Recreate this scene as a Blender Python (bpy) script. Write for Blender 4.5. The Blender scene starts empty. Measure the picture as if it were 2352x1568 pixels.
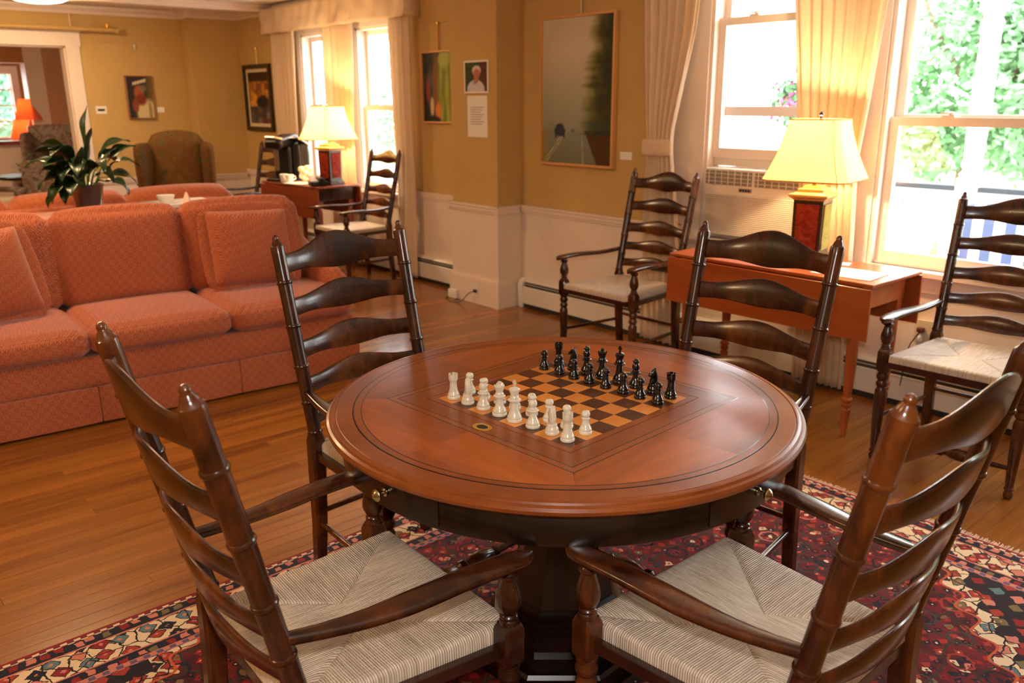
import bpy, bmesh, math, random
from mathutils import Vector, Matrix
from math import sin, cos, pi, radians, sqrt

scene = bpy.context.scene
COL = scene.collection
# ------------------------------------------------------------------ camera
CAM = Vector((0, 0, 1.515))
RT = Vector((0.65473486, 0.75584268, -0.00491014))
UP = Vector((-0.20544732, 0.18420901, 0.96117555))
FW = Vector((-0.72740199, 0.62830636, -0.27589392))
FPX = 1931.516
cam_data = bpy.data.cameras.new('camera')
cam_data.sensor_fit = 'HORIZONTAL'
cam_data.sensor_width = 36.0
cam_data.lens = FPX / 2352 * 36
cam_data.clip_start = 0.05
cam_data.clip_end = 300
cam_data.dof.use_dof = True
cam_data.dof.focus_distance = 2.0
cam_data.dof.aperture_fstop = 4.5
camera = bpy.data.objects.new('camera', cam_data)
COL.objects.link(camera)
m3 = Matrix((RT, UP, -FW)).transposed()
camera.matrix_world = Matrix.Translation(CAM) @ m3.to_4x4()
scene.camera = camera

# ------------------------------------------------------------------ world / exposure
scene.view_settings.view_transform = 'Standard'
scene.view_settings.look = 'None'
scene.view_settings.gamma = 1
scene.view_settings.use_curve_mapping = False
scene.view_settings.exposure = 0.0
world = bpy.data.worlds.new('world')
scene.world = world
world.use_nodes = True
bg = world.node_tree.nodes['Background']
bg.inputs[0].default_value = (0.93, 0.97, 1.0, 1)
bg.inputs[1].default_value = 14.0

def lamp(name, loc, watts, col, radius=0.05):
    d = bpy.data.lights.new(name, 'POINT')
    d.energy = watts; d.color = col; d.shadow_soft_size = radius
    o = bpy.data.objects.new(name, d)
    o.location = loc
    COL.objects.link(o)
    return o
# the flash on top of the photographer's camera
lamp('camera_flash', CAM + UP * 0.16 + RT * 0.01, 72, (1.0, 0.96, 0.92), 0.035)
WARM = (1.0, 0.62, 0.30)

# ------------------------------------------------------------------ helpers
def at_z(px, py, z):
    d = FW + RT * ((px - 1176) / FPX) - UP * ((py - 784) / FPX)
    return CAM + d * ((z - CAM.z) / d.z)
def at_y(px, py, y):
    d = FW + RT * ((px - 1176) / FPX) - UP * ((py - 784) / FPX)
    return CAM + d * (y / d.y)
def at_x(px, py, x):
    d = FW + RT * ((px - 1176) / FPX) - UP * ((py - 784) / FPX)
    return CAM + d * (x / d.x)
def lin(c):
    c = c / 255.0
    return c / 12.92 if c <= 0.04045 else ((c + 0.055) / 1.055) ** 2.4
def rgb(r, g, b):
    return (lin(r), lin(g), lin(b), 1)

class MB:
    """collects geometry, then builds ONE mesh object"""
    def __init__(s):
        s.v = []; s.f = []; s.uv = None; s.col = None
    def add(s, vs, fs):
        o = len(s.v)
        s.v += [tuple(p) for p in vs]
        s.f += [tuple(i + o for i in f) for f in fs]
        return s
    def box(s, c, size, rz=0.0, M=None):
        hx, hy, hz = size[0] / 2, size[1] / 2, size[2] / 2
        vs = []
        for x, y, z in ((-hx, -hy, -hz), (hx, -hy, -hz), (hx, hy, -hz), (-hx, hy, -hz), (-hx, -hy, hz), (hx, -hy, hz), (hx, hy, hz), (-hx, hy, hz)):
            if M is not None:
                p = M @ Vector((x, y, z)); vs.append((p.x + c[0], p.y + c[1], p.z + c[2]))
            else:
                vs.append((c[0] + x * cos(rz) - y * sin(rz), c[1] + x * sin(rz) + y * cos(rz), c[2] + z))
        return s.add(vs, [(0, 3, 2, 1), (4, 5, 6, 7), (0, 1, 5, 4), (1, 2, 6, 5), (2, 3, 7, 6), (3, 0, 4, 7)])
    def span(s, x0, x1, y0, y1, z0, z1):
        return s.box(((x0 + x1) / 2, (y0 + y1) / 2, (z0 + z1) / 2), (abs(x1 - x0), abs(y1 - y0), abs(z1 - z0)))
    def loft(s, rings, cap=True, closed=True):
        n = len(rings[0]); o = len(s.v)
        for r in rings: s.v += [tuple(p) for p in r]
        for i in range(len(rings) - 1):
            for j in range(n if closed else n - 1):
                k = (j + 1) % n
                s.f.append((o + i * n + j, o + i * n + k, o + (i + 1) * n + k, o + (i + 1) * n + j))
        if cap:
            s.f.append(tuple(o + j for j in reversed(range(n))))
            s.f.append(tuple(o + (len(rings) - 1) * n + j for j in range(n)))
        return s
    def lathe(s, prof, c=(0, 0, 0), axis=(0, 0, 1), seg=16, cap=True, ph=0.0, flat=1.0):
        a = Vector(axis).normalized()
        u = a.orthogonal().normalized() if abs(a.z) < 0.9 else (Vector((1, 0, 0)) - a * a.x).normalized()
        w = a.cross(u); c = Vector(c)
        rings = []
        for r, z in prof:
            rings.append([c + a * z + u * (r * cos(2 * pi * k / seg + ph)) + w * (r * flat * sin(2 * pi * k / seg + ph)) for k in range(seg)])
        return s.loft(rings, cap)
    def tube(s, pts, rad, seg=8):
        pts = [Vector(p) for p in pts]; n = len(pts)
        if not hasattr(rad, '__len__'): rad = [rad] * n
        t0 = (pts[1] - pts[0]).normalized(); u = t0.orthogonal().normalized(); rings = []
        for i, p in enumerate(pts):
            t = (pts[min(i + 1, n - 1)] - pts[max(i - 1, 0)]).normalized()
            u = (u - t * u.dot(t)).normalized(); w = t.cross(u)
            rings.append([p + u * (rad[i] * cos(2 * pi * k / seg)) + w * (rad[i] * sin(2 * pi * k / seg)) for k in range(seg)])
        return s.loft(rings)
    def prism(s, poly, z0, z1, M=None):
        n = len(poly)
        vs = [Vector((x, y, z0)) for x, y in poly] + [Vector((x, y, z1)) for x, y in poly]
        if M is not None: vs = [M @ p for p in vs]
        return s.add(vs, [tuple(reversed(range(n))), tuple(range(n, 2 * n))] + [(i, (i + 1) % n, n + (i + 1) % n, n + i) for i in range(n)])
    def cushion(s, c, size, r=0.05, puff=0.0, n=10, M=None, warp=None):
        """rounded box with swollen faces"""
        h = Vector(size) / 2; r = min(r, *h)
        inner = [max(h[k] - r, 1e-4) for k in range(3)]
        idx = {}
        def vert(q):
            key = tuple(round(t, 5) for t in q)
            if key in idx: return idx[key]
            p = Vector((q[0] * h[0], q[1] * h[1], q[2] * h[2]))
            i = Vector(max(-inner[k], min(inner[k], p[k])) for k in range(3))
            d = p - i
            if d.length > 1e-9: p = i + d.normalized() * r
            if puff:
                for k in range(3):
                    a, b = (k + 1) % 3, (k + 2) % 3
                    w = max(0, 1 - q[a] ** 2) * max(0, 1 - q[b] ** 2)
                    if abs(q[k]) > 0.98: p[k] += math.copysign(puff * w ** 0.6, q[k])
            if warp: p = warp(p, q)
            if M is not None: p = M @ p
            s.v.append((p.x + c[0], p.y + c[1], p.z + c[2]))
            idx[key] = len(s.v) - 1
            return idx[key]
        e = [-1 + 2 * i / n for i in range(n + 1)]
        # denser near edges
        e = [math.copysign(abs(t) ** 0.7, t) for t in e]
        for k in range(3):
            a, b = (k + 1) % 3, (k + 2) % 3
            for sg in (-1, 1):
                for i in range(n):
                    for j in range(n):
                        q = []
                        for (ii, jj) in ((i, j), (i + 1, j), (i + 1, j + 1), (i, j + 1)):
                            t = [0, 0, 0]; t[k] = sg; t[a] = e[ii]; t[b] = e[jj]; q.append(vert(t))
                        s.f.append(tuple(q) if sg > 0 else tuple(reversed(q)))
        return s
    def build(s, name, mat, parent=None, smooth=True, angle=0.7, loc=None, rot=None):
        me = bpy.data.meshes.new(name)
        me.from_pydata(s.v, [], s.f)
        me.update()
        if smooth:
            me.polygons.foreach_set('use_smooth', [True] * len(me.polygons))
            me.set_sharp_from_angle(angle=angle)
        me.materials.append(mat)
        o = bpy.data.objects.new(name, me)
        COL.objects.link(o)
        if parent: o.parent = parent
        if loc is not None: o.location = loc
        if rot is not None: o.rotation_euler = rot
        return o

def tag(o, label=None, cat=None, group=None, kind=None):
    if label: o['label'] = label
    if cat: o['category'] = cat
    if group: o['group'] = group
    if kind: o['kind'] = kind
    return o
def thing(name, label, cat, loc=(0, 0, 0), rz=0.0, group=None):
    o = bpy.data.objects.new(name, None)
    o.empty_display_size = 0.1
    COL.objects.link(o); o.location = loc; o.rotation_euler = (0, 0, rz)
    return tag(o, label, cat, group)
def struct(o):
    o['kind'] = 'structure'; return o
def shell(name):
    o = bpy.data.objects.new(name, None); COL.objects.link(o); o['kind'] = 'structure'; return o
def copy_tree(o, parent=None):
    c = o.copy(); COL.objects.link(c); c.parent = parent
    for ch in [x for x in bpy.data.objects if x.parent == o]:
        copy_tree(ch, c)
    return c

# ------------------------------------------------------------------ materials
class NT:
    def __init__(s, name):
        s.m = bpy.data.materials.new(name); s.m.use_nodes = True
        s.t = s.m.node_tree; s.b = s.t.nodes['Principled BSDF']; s.out = s.t.nodes['Material Output']
    def n(s, typ, **kw):
        nd = s.t.nodes.new(typ)
        for k, v in kw.items():
            if k in nd.inputs.keys() if isinstance(k, str) else False: nd.inputs[k].default_value = v
            else: setattr(nd, k, v)
        return nd
    def l(s, a, b): s.t.links.new(a, b)
    def coord(s, kind='Object', scale=(1, 1, 1), rot=(0, 0, 0)):
        c = s.n('ShaderNodeTexCoord'); mp = s.n('ShaderNodeMapping')
        mp.inputs['Scale'].default_value = scale; mp.inputs['Rotation'].default_value = rot
        s.l(c.outputs[kind], mp.inputs[0]); return mp.outputs[0]
    def noise(s, vec, scale, detail=4, rough=0.55, dist=0.0):
        nd = s.n('ShaderNodeTexNoise'); nd.inputs['Scale'].default_value = scale
        nd.inputs['Detail'].default_value = detail; nd.inputs['Roughness'].default_value = rough
        nd.inputs['Distortion'].default_value = dist
        s.l(vec, nd.inputs['Vector']); return nd.outputs['Fac']
    def ramp(s, fac, stops, interp='LINEAR'):
        r = s.n('ShaderNodeValToRGB'); cr = r.color_ramp; cr.interpolation = interp
        while len(cr.elements) > 1: cr.elements.remove(cr.elements[0])
        cr.elements[0].position = stops[0][0]; cr.elements[0].color = stops[0][1]
        for p, c in stops[1:]:
            e = cr.elements.new(p); e.color = c
        s.l(fac, r.inputs[0]); return r.outputs[0]
    def math(s, op, a, b=None, c=None):
        nd = s.n('ShaderNodeMath', operation=op)
        for i, x in enumerate((a, b, c)):
            if x is None: continue
            if isinstance(x, (int, float)): nd.inputs[i].default_value = x
            else: s.l(x, nd.inputs[i])
        return nd.outputs[0]
    def mix(s, fac, a, b, mode='MIX'):
        nd = s.n('ShaderNodeMix', data_type='RGBA', blend_type=mode)
        for i, x in ((0, fac), (6, a), (7, b)):
            if isinstance(x, (int, float, tuple)): nd.inputs[i].default_value = x
            else: s.l(x, nd.inputs[i])
        return nd.outputs[2]
    def bump(s, h, strength=0.2, dist=0.005):
        nd = s.n('ShaderNodeBump'); nd.inputs['Strength'].default_value = strength
        nd.inputs['Distance'].default_value = dist; s.l(h, nd.inputs['Height']); s.l(nd.outputs[0], s.b.inputs['Normal'])
    def set(s, col=None, rough=0.5, metal=0.0, spec=0.5, coat=0.0, coat_rough=0.1):
        if col is not None:
            if isinstance(col, tuple): s.b.inputs['Base Color'].default_value = col
            else: s.l(col, s.b.inputs['Base Color'])
        if isinstance(rough, (int, float)): s.b.inputs['Roughness'].default_value = rough
        else: s.l(rough, s.b.inputs['Roughness'])
        s.b.inputs['Metallic'].default_value = metal
        s.b.inputs['Specular IOR Level'].default_value = spec
        s.b.inputs['Coat Weight'].default_value = coat
        s.b.inputs['Coat Roughness'].default_value = coat_rough
        return s.m

def plain(name, col, rough=0.5, metal=0.0, var=0.0, vscale=8.0, bump=0.0, bscale=60, coat=0.0, spec=0.5):
    t = NT(name)
    v = t.coord()
    if var:
        f = t.noise(v, vscale)
        a = tuple(c * (1 - var) for c in col[:3]) + (1,); b = tuple(min(1, c * (1 + var)) for c in col[:3]) + (1,)
        c = t.ramp(f, [(0.3, a), (0.7, b)])
    else: c = col
    m = t.set(c, rough, metal, spec, coat)
    if bump: t.bump(t.noise(v, bscale), bump, 0.004)
    return m
def wood(name, c1, c2, scale=6, stretch=(1, 1, 0.12), rough=0.3, coat=0.3, var=0.35, rand=0.0, bump=0.03, c3=None, lo=0.36, hi=0.62, top=0.75):
    t = NT(name)
    v = t.coord('Object', stretch)
    if rand:
        oi = t.n('ShaderNodeObjectInfo'); ad = t.n('ShaderNodeVectorMath', operation='ADD')
        mu = t.math('MULTIPLY', oi.outputs['Random'], 37.0); cb = t.n('ShaderNodeCombineXYZ')
        t.l(mu, cb.inputs[0]); t.l(mu, cb.inputs[1]); t.l(v, ad.inputs[0]); t.l(cb.outputs[0], ad.inputs[1]); v = ad.outputs[0]
    f = t.noise(v, scale, 6, 0.6, 0.6)
    g = t.noise(v, scale * 7, 3, 0.6, 0.2)
    f = t.math('ADD', t.math('MULTIPLY', f, 0.75), t.math('MULTIPLY', g, 0.25))
    stops = [(lo, c1), (hi, c2)]
    if c3: stops.append((top, c3))
    c = t.ramp(f, stops)
    if rand:
        k = t.math('ADD', t.math('MULTIPLY', oi.outputs['Random'], 2 * rand), 1 - rand)
        cc = t.n('ShaderNodeCombineColor')
        for i in range(3): t.l(k, cc.inputs[i])
        c = t.mix(1.0, c, cc.outputs[0], 'MULTIPLY')
    m = t.set(c, rough, 0, 0.5, coat, 0.12)
    if bump: t.bump(g, bump, 0.002)
    return m

M = {}
M['wall'] = plain('ochre_paint', rgb(196, 162, 98), 0.7, var=0.04, vscale=3, bump=0.03, bscale=220)
M['white'] = plain('white_trim_paint', rgb(234, 217, 202), 0.45, var=0.03, vscale=4)
M['ceil'] = plain('ceiling_paint', rgb(228, 218, 204), 0.8, var=0.03)
M['heater'] = plain('heater_enamel', rgb(228, 222, 212), 0.4)
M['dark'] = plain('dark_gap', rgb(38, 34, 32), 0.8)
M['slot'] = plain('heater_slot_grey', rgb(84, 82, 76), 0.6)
M['chairwood'] = wood('burnished_walnut', rgb(32, 13, 6), rgb(74, 34, 12), 5, (1, 1, 0.45), 0.24, 0.22, c3=rgb(114, 60, 20), lo=0.39, hi=0.53, top=0.70)
M['chairdark'] = wood('ebonised_walnut', rgb(34, 14, 8), rgb(62, 28, 14), 5, (1, 1, 0.35), 0.25, 0.35)
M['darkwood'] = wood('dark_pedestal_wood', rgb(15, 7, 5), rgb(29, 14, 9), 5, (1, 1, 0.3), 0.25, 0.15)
M['cherry'] = wood('cherry_wood', rgb(146, 66, 24), rgb(172, 86, 36), 4, (0.15, 1, 1), 0.32, 0.25)
M['tabletop'] = wood('mahogany_band', rgb(116, 54, 12), rgb(144, 72, 20), 4, (1, 1, 1), 0.33, 0.12, bump=0)
M['wedge'] = wood('mahogany_wedge', rgb(120, 54, 11), rgb(172, 88, 24), 7, (1, 0.12, 1), 0.33, 0.12, rand=0.14, bump=0)
M['inlay'] = plain('dark_inlay', rgb(44, 18, 8), 0.3, coat=0.4)
M['lightinlay'] = plain('light_inlay', rgb(138, 72, 24), 0.33, coat=0.1)
M['sqlight'] = wood('maple_square', rgb(206, 126, 48), rgb(226, 150, 66), 9, (1, 0.2, 1), 0.33, 0.12, rand=0.07, bump=0)
M['sqdark'] = wood('walnut_square', rgb(62, 28, 11), rgb(88, 42, 17), 9, (1, 0.2, 1), 0.33, 0.12, rand=0.1, bump=0)
M['brass'] = plain('brass', rgb(196, 150, 62), 0.28, 1.0)
M['ringbrass'] = plain('satin_brass', rgb(206, 158, 62), 0.4, 0.55)
M['oldbrass'] = plain('aged_brass', rgb(190, 172, 132), 0.25, 1.0)
M['ivory'] = plain('ivory_lacquer', rgb(216, 206, 184), 0.22, var=0.06, vscale=60, coat=0.3)
M['ebony'] = plain('black_lacquer', rgb(14, 11, 10), 0.16, coat=0.5)
M['felt'] = plain('felt_green', rgb(30, 60, 44), 0.9)
M['plank'] = wood('oak_floor', rgb(120, 68, 19), rgb(158, 98, 32), 5, (1, 0.07, 1), 0.25, 0.3, rand=0.15, c3=rgb(174, 112, 42))
M['metal'] = plain('brushed_steel', rgb(190, 186, 180), 0.28, 1.0)
M['black'] = plain('black_plastic', rgb(18, 17, 18), 0.3)
M['paper'] = plain('white_paper', rgb(240, 236, 228), 0.6)
M['blond'] = wood('blond_frame_wood', rgb(206, 146, 84), rgb(224, 168, 104), 5, (1, 1, 0.2), 0.4, 0.1)
M['blackframe'] = wood('black_frame_wood', rgb(30, 20, 12), rgb(52, 36, 20), 6, (1, 1, 0.2), 0.35, 0.2)
M['mat_board'] = plain('cream_mat', rgb(222, 200, 160), 0.7)
M['porcelain'] = plain('porcelain', rgb(238, 234, 226), 0.2, coat=0.3)
M['cord'] = plain('brown_cord', rgb(58, 42, 28), 0.5)
M['beige'] = plain('beige_plastic', rgb(214, 198, 166), 0.4)
M['acwhite'] = plain('ac_plastic', rgb(226, 214, 198), 0.45)
M['acgrey'] = plain('ac_vent_grey', rgb(140, 130, 122), 0.5)
M['shadered'] = None

def fabric(name, c1, c2, scale, rough=0.85):
    """small woven fret lattice: hatching that turns in alternate cells"""
    t = NT(name)
    v = t.coord('Object', (scale, scale, scale))
    sep = t.n('ShaderNodeSeparateXYZ'); t.l(v, sep.inputs[0])
    x = t.math('ADD', sep.outputs[0], sep.outputs[1]); z = t.math('ADD', sep.outputs[2], t.math('MULTIPLY', sep.outputs[0], 0.6))
    a = t.math('ADD', x, z); b = t.math('SUBTRACT', x, z)
    fa = t.math('FRACT', t.math('MULTIPLY', a, 0.5)); fb = t.math('FRACT', t.math('MULTIPLY', b, 0.5))
    ca = t.math('GREATER_THAN', fa, 0.5); cb = t.math('GREATER_THAN', fb, 0.5)
    ck = t.math('ABSOLUTE', t.math('SUBTRACT', ca, cb))
    la = t.math('GREATER_THAN', t.math('FRACT', t.math('MULTIPLY', a, 2.5)), 0.5)
    lb = t.math('GREATER_THAN', t.math('FRACT', t.math('MULTIPLY', b, 2.5)), 0.5)
    pat = t.math('ADD', t.math('MULTIPLY', ck, la), t.math('MULTIPLY', t.math('SUBTRACT', 1.0, ck), lb))
    nz = t.noise(t.coord('Object'), 4, 3)
    f = t.math('ADD', t.math('MULTIPLY', pat, 0.75), t.math('MULTIPLY', nz, 0.3))
    c = t.ramp(f, [(0.1, c1), (0.95, c2)])
    m = t.set(c, rough, 0, 0.2)
    t.b.inputs['Sheen Weight'].default_value = 0.25
    t.bump(pat, 0.25, 0.002)
    return m
M['sofa'] = fabric('terracotta_fret_weave', rgb(136, 54, 23), rgb(188, 110, 73), 42)

def tapestry(name, cols, scale):
    t = NT(name); v = t.coord()
    f = t.noise(v, scale, 5, 0.7, 1.5)
    n = len(cols)
    c = t.ramp(f, [(0.3 + 0.4 * i / (n - 1), cols[i]) for i in range(n)])
    return t.set(c, 0.9, 0, 0.15)
M['tapestry'] = tapestry('faded_tapestry', [rgb(58, 56, 30), rgb(88, 70, 30), rgb(104, 58, 30), rgb(92, 80, 42), rgb(66, 50, 24)], 9)
M['tapestry2'] = tapestry('grey_blue_tapestry', [rgb(70, 62, 60), rgb(150, 140, 136), rgb(110, 80, 56), rgb(176, 166, 158)], 9)
M['creamweave'] = plain('cream_upholstery', rgb(214, 200, 178), 0.85, var=0.1, vscale=30)

def cloth(name, col, trans=0.35):
    t = NT(name); v = t.coord('Object', (1, 1, 0.2))
    f = t.noise(v, 90, 2)
    a = tuple(c * 0.93 for c in col[:3]) + (1,)
    c = t.ramp(f, [(0.3, a), (0.7, col)])
    t.set(c, 0.9, 0, 0.1)
    tr = t.n('ShaderNodeBsdfTranslucent'); t.l(c, tr.inputs[0])
    mx = t.n('ShaderNodeMixShader'); mx.inputs[0].default_value = trans
    t.l(t.b.outputs[0], mx.inputs[1]); t.l(tr.outputs[0], mx.inputs[2]); t.l(mx.outputs[0], t.out.inputs[0])
    return t.m
M['curtain'] = cloth('cream_curtain', rgb(244, 222, 192), 0.34)
M['shade'] = cloth('parchment_shade', rgb(253, 236, 200), 0.68)
M['shadeorange'] = cloth('orange_shade', rgb(246, 164, 112), 0.5)
M['fringe'] = plain('rug_fringe', rgb(226, 190, 158), 0.9, var=0.1, vscale=60)

def emis(name, col, strength):
    t = NT(name); t.set(col, 0.5)
    t.b.inputs['Emission Color'].default_value = col; t.b.inputs['Emission Strength'].default_value = strength
    return t.m
M['glow'] = emis('lit_milk_glass', (1.0, 0.68, 0.36, 1), 62)

def glass(name):
    t = NT(name)
    tr = t.n('ShaderNodeBsdfTransparent'); gl = t.n('ShaderNodeBsdfGlossy'); gl.inputs['Roughness'].default_value = 0.02
    mx = t.n('ShaderNodeMixShader'); mx.inputs[0].default_value = 0.05; t.l(tr.outputs[0], mx.inputs[1]); t.l(gl.outputs[0], mx.inputs[2])
    t.l(mx.outputs[0], t.out.inputs[0]); return t.m
M['glass'] = glass('window_glass')

def rush():
    t = NT('woven_rush')
    uv = t.n('ShaderNodeUVMap'); sp = t.n('ShaderNodeSeparateXYZ'); t.l(uv.outputs[0], sp.inputs[0])
    mp = t.n('ShaderNodeMapping'); mp.inputs['Scale'].default_value = (6, 90, 1); t.l(uv.outputs[0], mp.inputs[0])
    nz = t.noise(mp.outputs[0], 1.6, 4, 0.7)
    nz2 = t.noise(t.coord('Object'), 9, 3)
    # cords 5 mm apart with a slight twist along them
    w = t.math('ADD', sp.outputs[1], t.math('MULTIPLY', nz, 0.0035))
    ph = t.math('MULTIPLY', w, 2 * pi / 0.0052)
    cord = t.math('ABSOLUTE', t.math('SINE', t.math('MULTIPLY', ph, 0.5)))
    tw = t.math('SINE', t.math('ADD', ph, t.math('MULTIPLY', sp.outputs[0], 2 * pi / 0.012)))
    c = t.ramp(nz, [(0.28, rgb(172, 150, 130)), (0.5, rgb(216, 199, 180)), (0.72, rgb(238, 226, 212))])
    c = t.mix(t.math('MULTIPLY', nz2, 0.3), c, rgb(212, 178, 138))
    dk = t.ramp(cord, [(0.0, rgb(110, 84, 58)), (0.4, (1, 1, 1, 1))])
    c = t.mix(0.8, c, dk, 'MULTIPLY')
    m = t.set(c, 0.5, 0, 0.4)
    t.bump(t.math('ADD', cord, t.math('MULTIPLY', tw, 0.15)), 0.7, 0.003)
    return m
M['rush'] = rush()

def rug_material(hx, hy):
    t = NT('persian_rug')
    v = t.coord('Object')
    sp = t.n('ShaderNodeSeparateXYZ'); t.l(v, sp.inputs[0])
    u = t.math('ABSOLUTE', sp.outputs[0]); w = t.math('ABSOLUTE', sp.outputs[1])
    wob = t.math('MULTIPLY', t.math('SUBTRACT', t.noise(v, 60, 2), 0.5), 0.006)
    dx = t.math('SUBTRACT', hx, u); dy = t.math('SUBTRACT', hy, w)
    d = t.math('ADD', t.math('MINIMUM', dx, dy), wob)
    wn = t.n('ShaderNodeTexNoise'); wn.inputs['Scale'].default_value = 38; wn.inputs['Detail'].default_value = 2; t.l(v, wn.inputs['Vector'])
    ws = t.n('ShaderNodeVectorMath', operation='SUBTRACT'); ws.inputs[1].default_value = (0.5, 0.5, 0.5); t.l(wn.outputs['Color'], ws.inputs[0])
    wm = t.n('ShaderNodeVectorMath', operation='SCALE'); wm.inputs['Scale'].default_value = 0.022; t.l(ws.outputs[0], wm.inputs[0])
    wa = t.n('ShaderNodeVectorMath', operation='ADD'); t.l(v, wa.inputs[0]); t.l(wm.outputs[0], wa.inputs[1])
    def vor(scale, feat='F1', metric='EUCLIDEAN', rnd=0.75):
        n = t.n('ShaderNodeTexVoronoi', feature=feat, distance=metric) if feat != 'DISTANCE_TO_EDGE' else t.n('ShaderNodeTexVoronoi', feature=feat)
        n.voronoi_dimensions = '2D'
        n.inputs['Scale'].default_value = scale; n.inputs['Randomness'].default_value = rnd
        t.l(wa.outputs[0], n.inputs['Vector']); return n
    def cellval(n):
        s2 = t.n('ShaderNodeSeparateColor'); t.l(n.outputs['Color'], s2.inputs[0]); return s2.outputs[0], s2.outputs[1]
    red, navy, cream, pink, teal, olive, rust = rgb(142, 22, 26), rgb(22, 20, 40), rgb(230, 204, 166), rgb(206, 124, 104), rgb(92, 122, 128), rgb(120, 104, 66), rgb(164, 52, 34)
    dark = rgb(24, 16, 18)
    # cream band with outlined flowers and zig-zag stems
    vc = vor(17, metric='MANHATTAN'); a, b = cellval(vc)
    pal = t.ramp(a, [(0, rust), (0.2, red), (0.38, teal), (0.5, pink), (0.64, olive), (0.78, rust), (0.9, navy)], 'CONSTANT')
    ds = vc.outputs['Distance']
    creamb = t.mix(t.math('LESS_THAN', ds, 0.50), cream, dark)
    creamb = t.mix(t.math('LESS_THAN', ds, 0.43), creamb, pal)
    creamb = t.mix(t.math('LESS_THAN', ds, 0.14), creamb, pink)
    ve = vor(15, 'DISTANCE_TO_EDGE'); stem = t.math('LESS_THAN', ve.outputs['Distance'], 0.035)
    creamb = t.mix(stem, creamb, dark)
    # navy guard stripes with pink hearts
    vn = vor(24, metric='CHEBYCHEV', rnd=0.35); a2, b2 = cellval(vn)
    hearts = t.ramp(a2, [(0, pink), (0.35, red), (0.6, olive), (0.75, pink)], 'CONSTANT')
    navyb = t.mix(t.math('LESS_THAN', vn.outputs['Distance'], 0.27), navy, hearts)
    # little dotted guard
    ck = t.n('ShaderNodeTexChecker'); ck.inputs['Scale'].default_value = 55; t.l(v, ck.inputs['Vector'])
    dots = t.mix(ck.outputs['Fac'], cream, rgb(110, 40, 40))
    dots2 = t.mix(ck.outputs['Fac'], pink, rgb(96, 84, 116))
    # field: tight herati of small blossoms on wine red
    vf = vor(27, metric='MANHATTAN', rnd=0.95); a3, b3 = cellval(vf)
    pal3 = t.ramp(a3, [(0, navy), (0.16, red), (0.36, rgb(176, 34, 30)), (0.5, dark), (0.68, rust), (0.86, olive), (0.93, pink), (0.97, cream)], 'CONSTANT')
    base = t.ramp(t.noise(v, 11, 3), [(0.42, rgb(70, 8, 18)), (0.55, rgb(112, 15, 22))])
    field = t.mix(t.math('LESS_THAN', vf.outputs['Distance'], 0.42), base, pal3)
    field = t.mix(t.math('LESS_THAN', vf.outputs['Distance'], 0.13), field, t.ramp(b3, [(0, rust), (0.5, cream), (0.65, navy), (0.85, pink)], 'CONSTANT'))
    vl = vor(9, 'DISTANCE_TO_EDGE', rnd=0.6)
    field = t.mix(t.math('LESS_THAN', vl.outputs['Distance'], 0.035), field, rgb(58, 46, 34))
    vq = vor(8, metric='EUCLIDEAN', rnd=0.5); a4, b4 = cellval(vq)
    big = t.math('MULTIPLY', t.math('LESS_THAN', vq.outputs['Distance'], 0.30), t.math('GREATER_THAN', vq.outputs['Distance'], 0.24))
    field = t.mix(big, field, t.ramp(a4, [(0, rgb(60, 62, 60)), (0.4, rgb(24, 18, 34)), (0.7, rust), (0.9, pink)], 'CONSTANT'))
    field = t.mix(t.math('LESS_THAN', vq.outputs['Distance'], 0.07), field, t.ramp(b4, [(0, cream), (0.4, pink), (0.7, navy)], 'CONSTANT'))
    # corner spandrels, stepped cream edge
    step = t.math('MULTIPLY', t.math('SINE', t.math('MULTIPLY', t.math('SUBTRACT', u, w), 34.0)), 0.035)
    dg = t.math('ADD', t.math('ADD', t.math('MULTIPLY', u, 1.15), w), step)
    edge = 1.15 * (hx - 0.24) + (hy - 0.24) - 0.50
    sp_in = t.math('GREATER_THAN', dg, edge)
    span = t.mix(t.math('LESS_THAN', vc.outputs['Distance'], 0.40), rgb(30, 18, 26), pal)
    field = t.mix(sp_in, field, span)
    band = t.math('MULTIPLY', t.math('GREATER_THAN', dg, edge - 0.03), t.math('LESS_THAN', dg, edge + 0.06))
    field = t.mix(band, field, creamb)
    line = t.math('MULTIPLY', t.math('GREATER_THAN', dg, edge - 0.045), t.math('LESS_THAN', dg, edge - 0.03))
    field = t.mix(line, field, rgb(196, 92, 52))
    def over(c, lo, new):
        return t.mix(t.math('LESS_THAN', d, lo), c, new)
    c = field
    c = over(c, 0.246, dots2); c = over(c, 0.225, pink); c = over(c, 0.221, navyb); c = over(c, 0.186, pink)
    c = over(c, 0.180, creamb); c = over(c, 0.074, pink); c = over(c, 0.067, navyb); c = over(c, 0.028, dots); c = over(c, 0.012, rgb(140, 20, 22))
    c = t.mix(0.35, c, t.ramp(t.noise(v, 300, 2), [(0.3, (0.6, 0.6, 0.6, 1)), (0.7, (1, 1, 1, 1))]), 'MULTIPLY')
    m = t.set(c, 0.95, 0, 0.1)
    t.b.inputs['Sheen Weight'].default_value = 0.15
    t.bump(t.noise(v, 500, 2), 0.5, 0.003)
    return m

# ------------------------------------------------------------------ room shell
CEIL = 2.45
XW, XE, YN, YS = -9.75, 2.4, 4.2, -2.8
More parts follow.
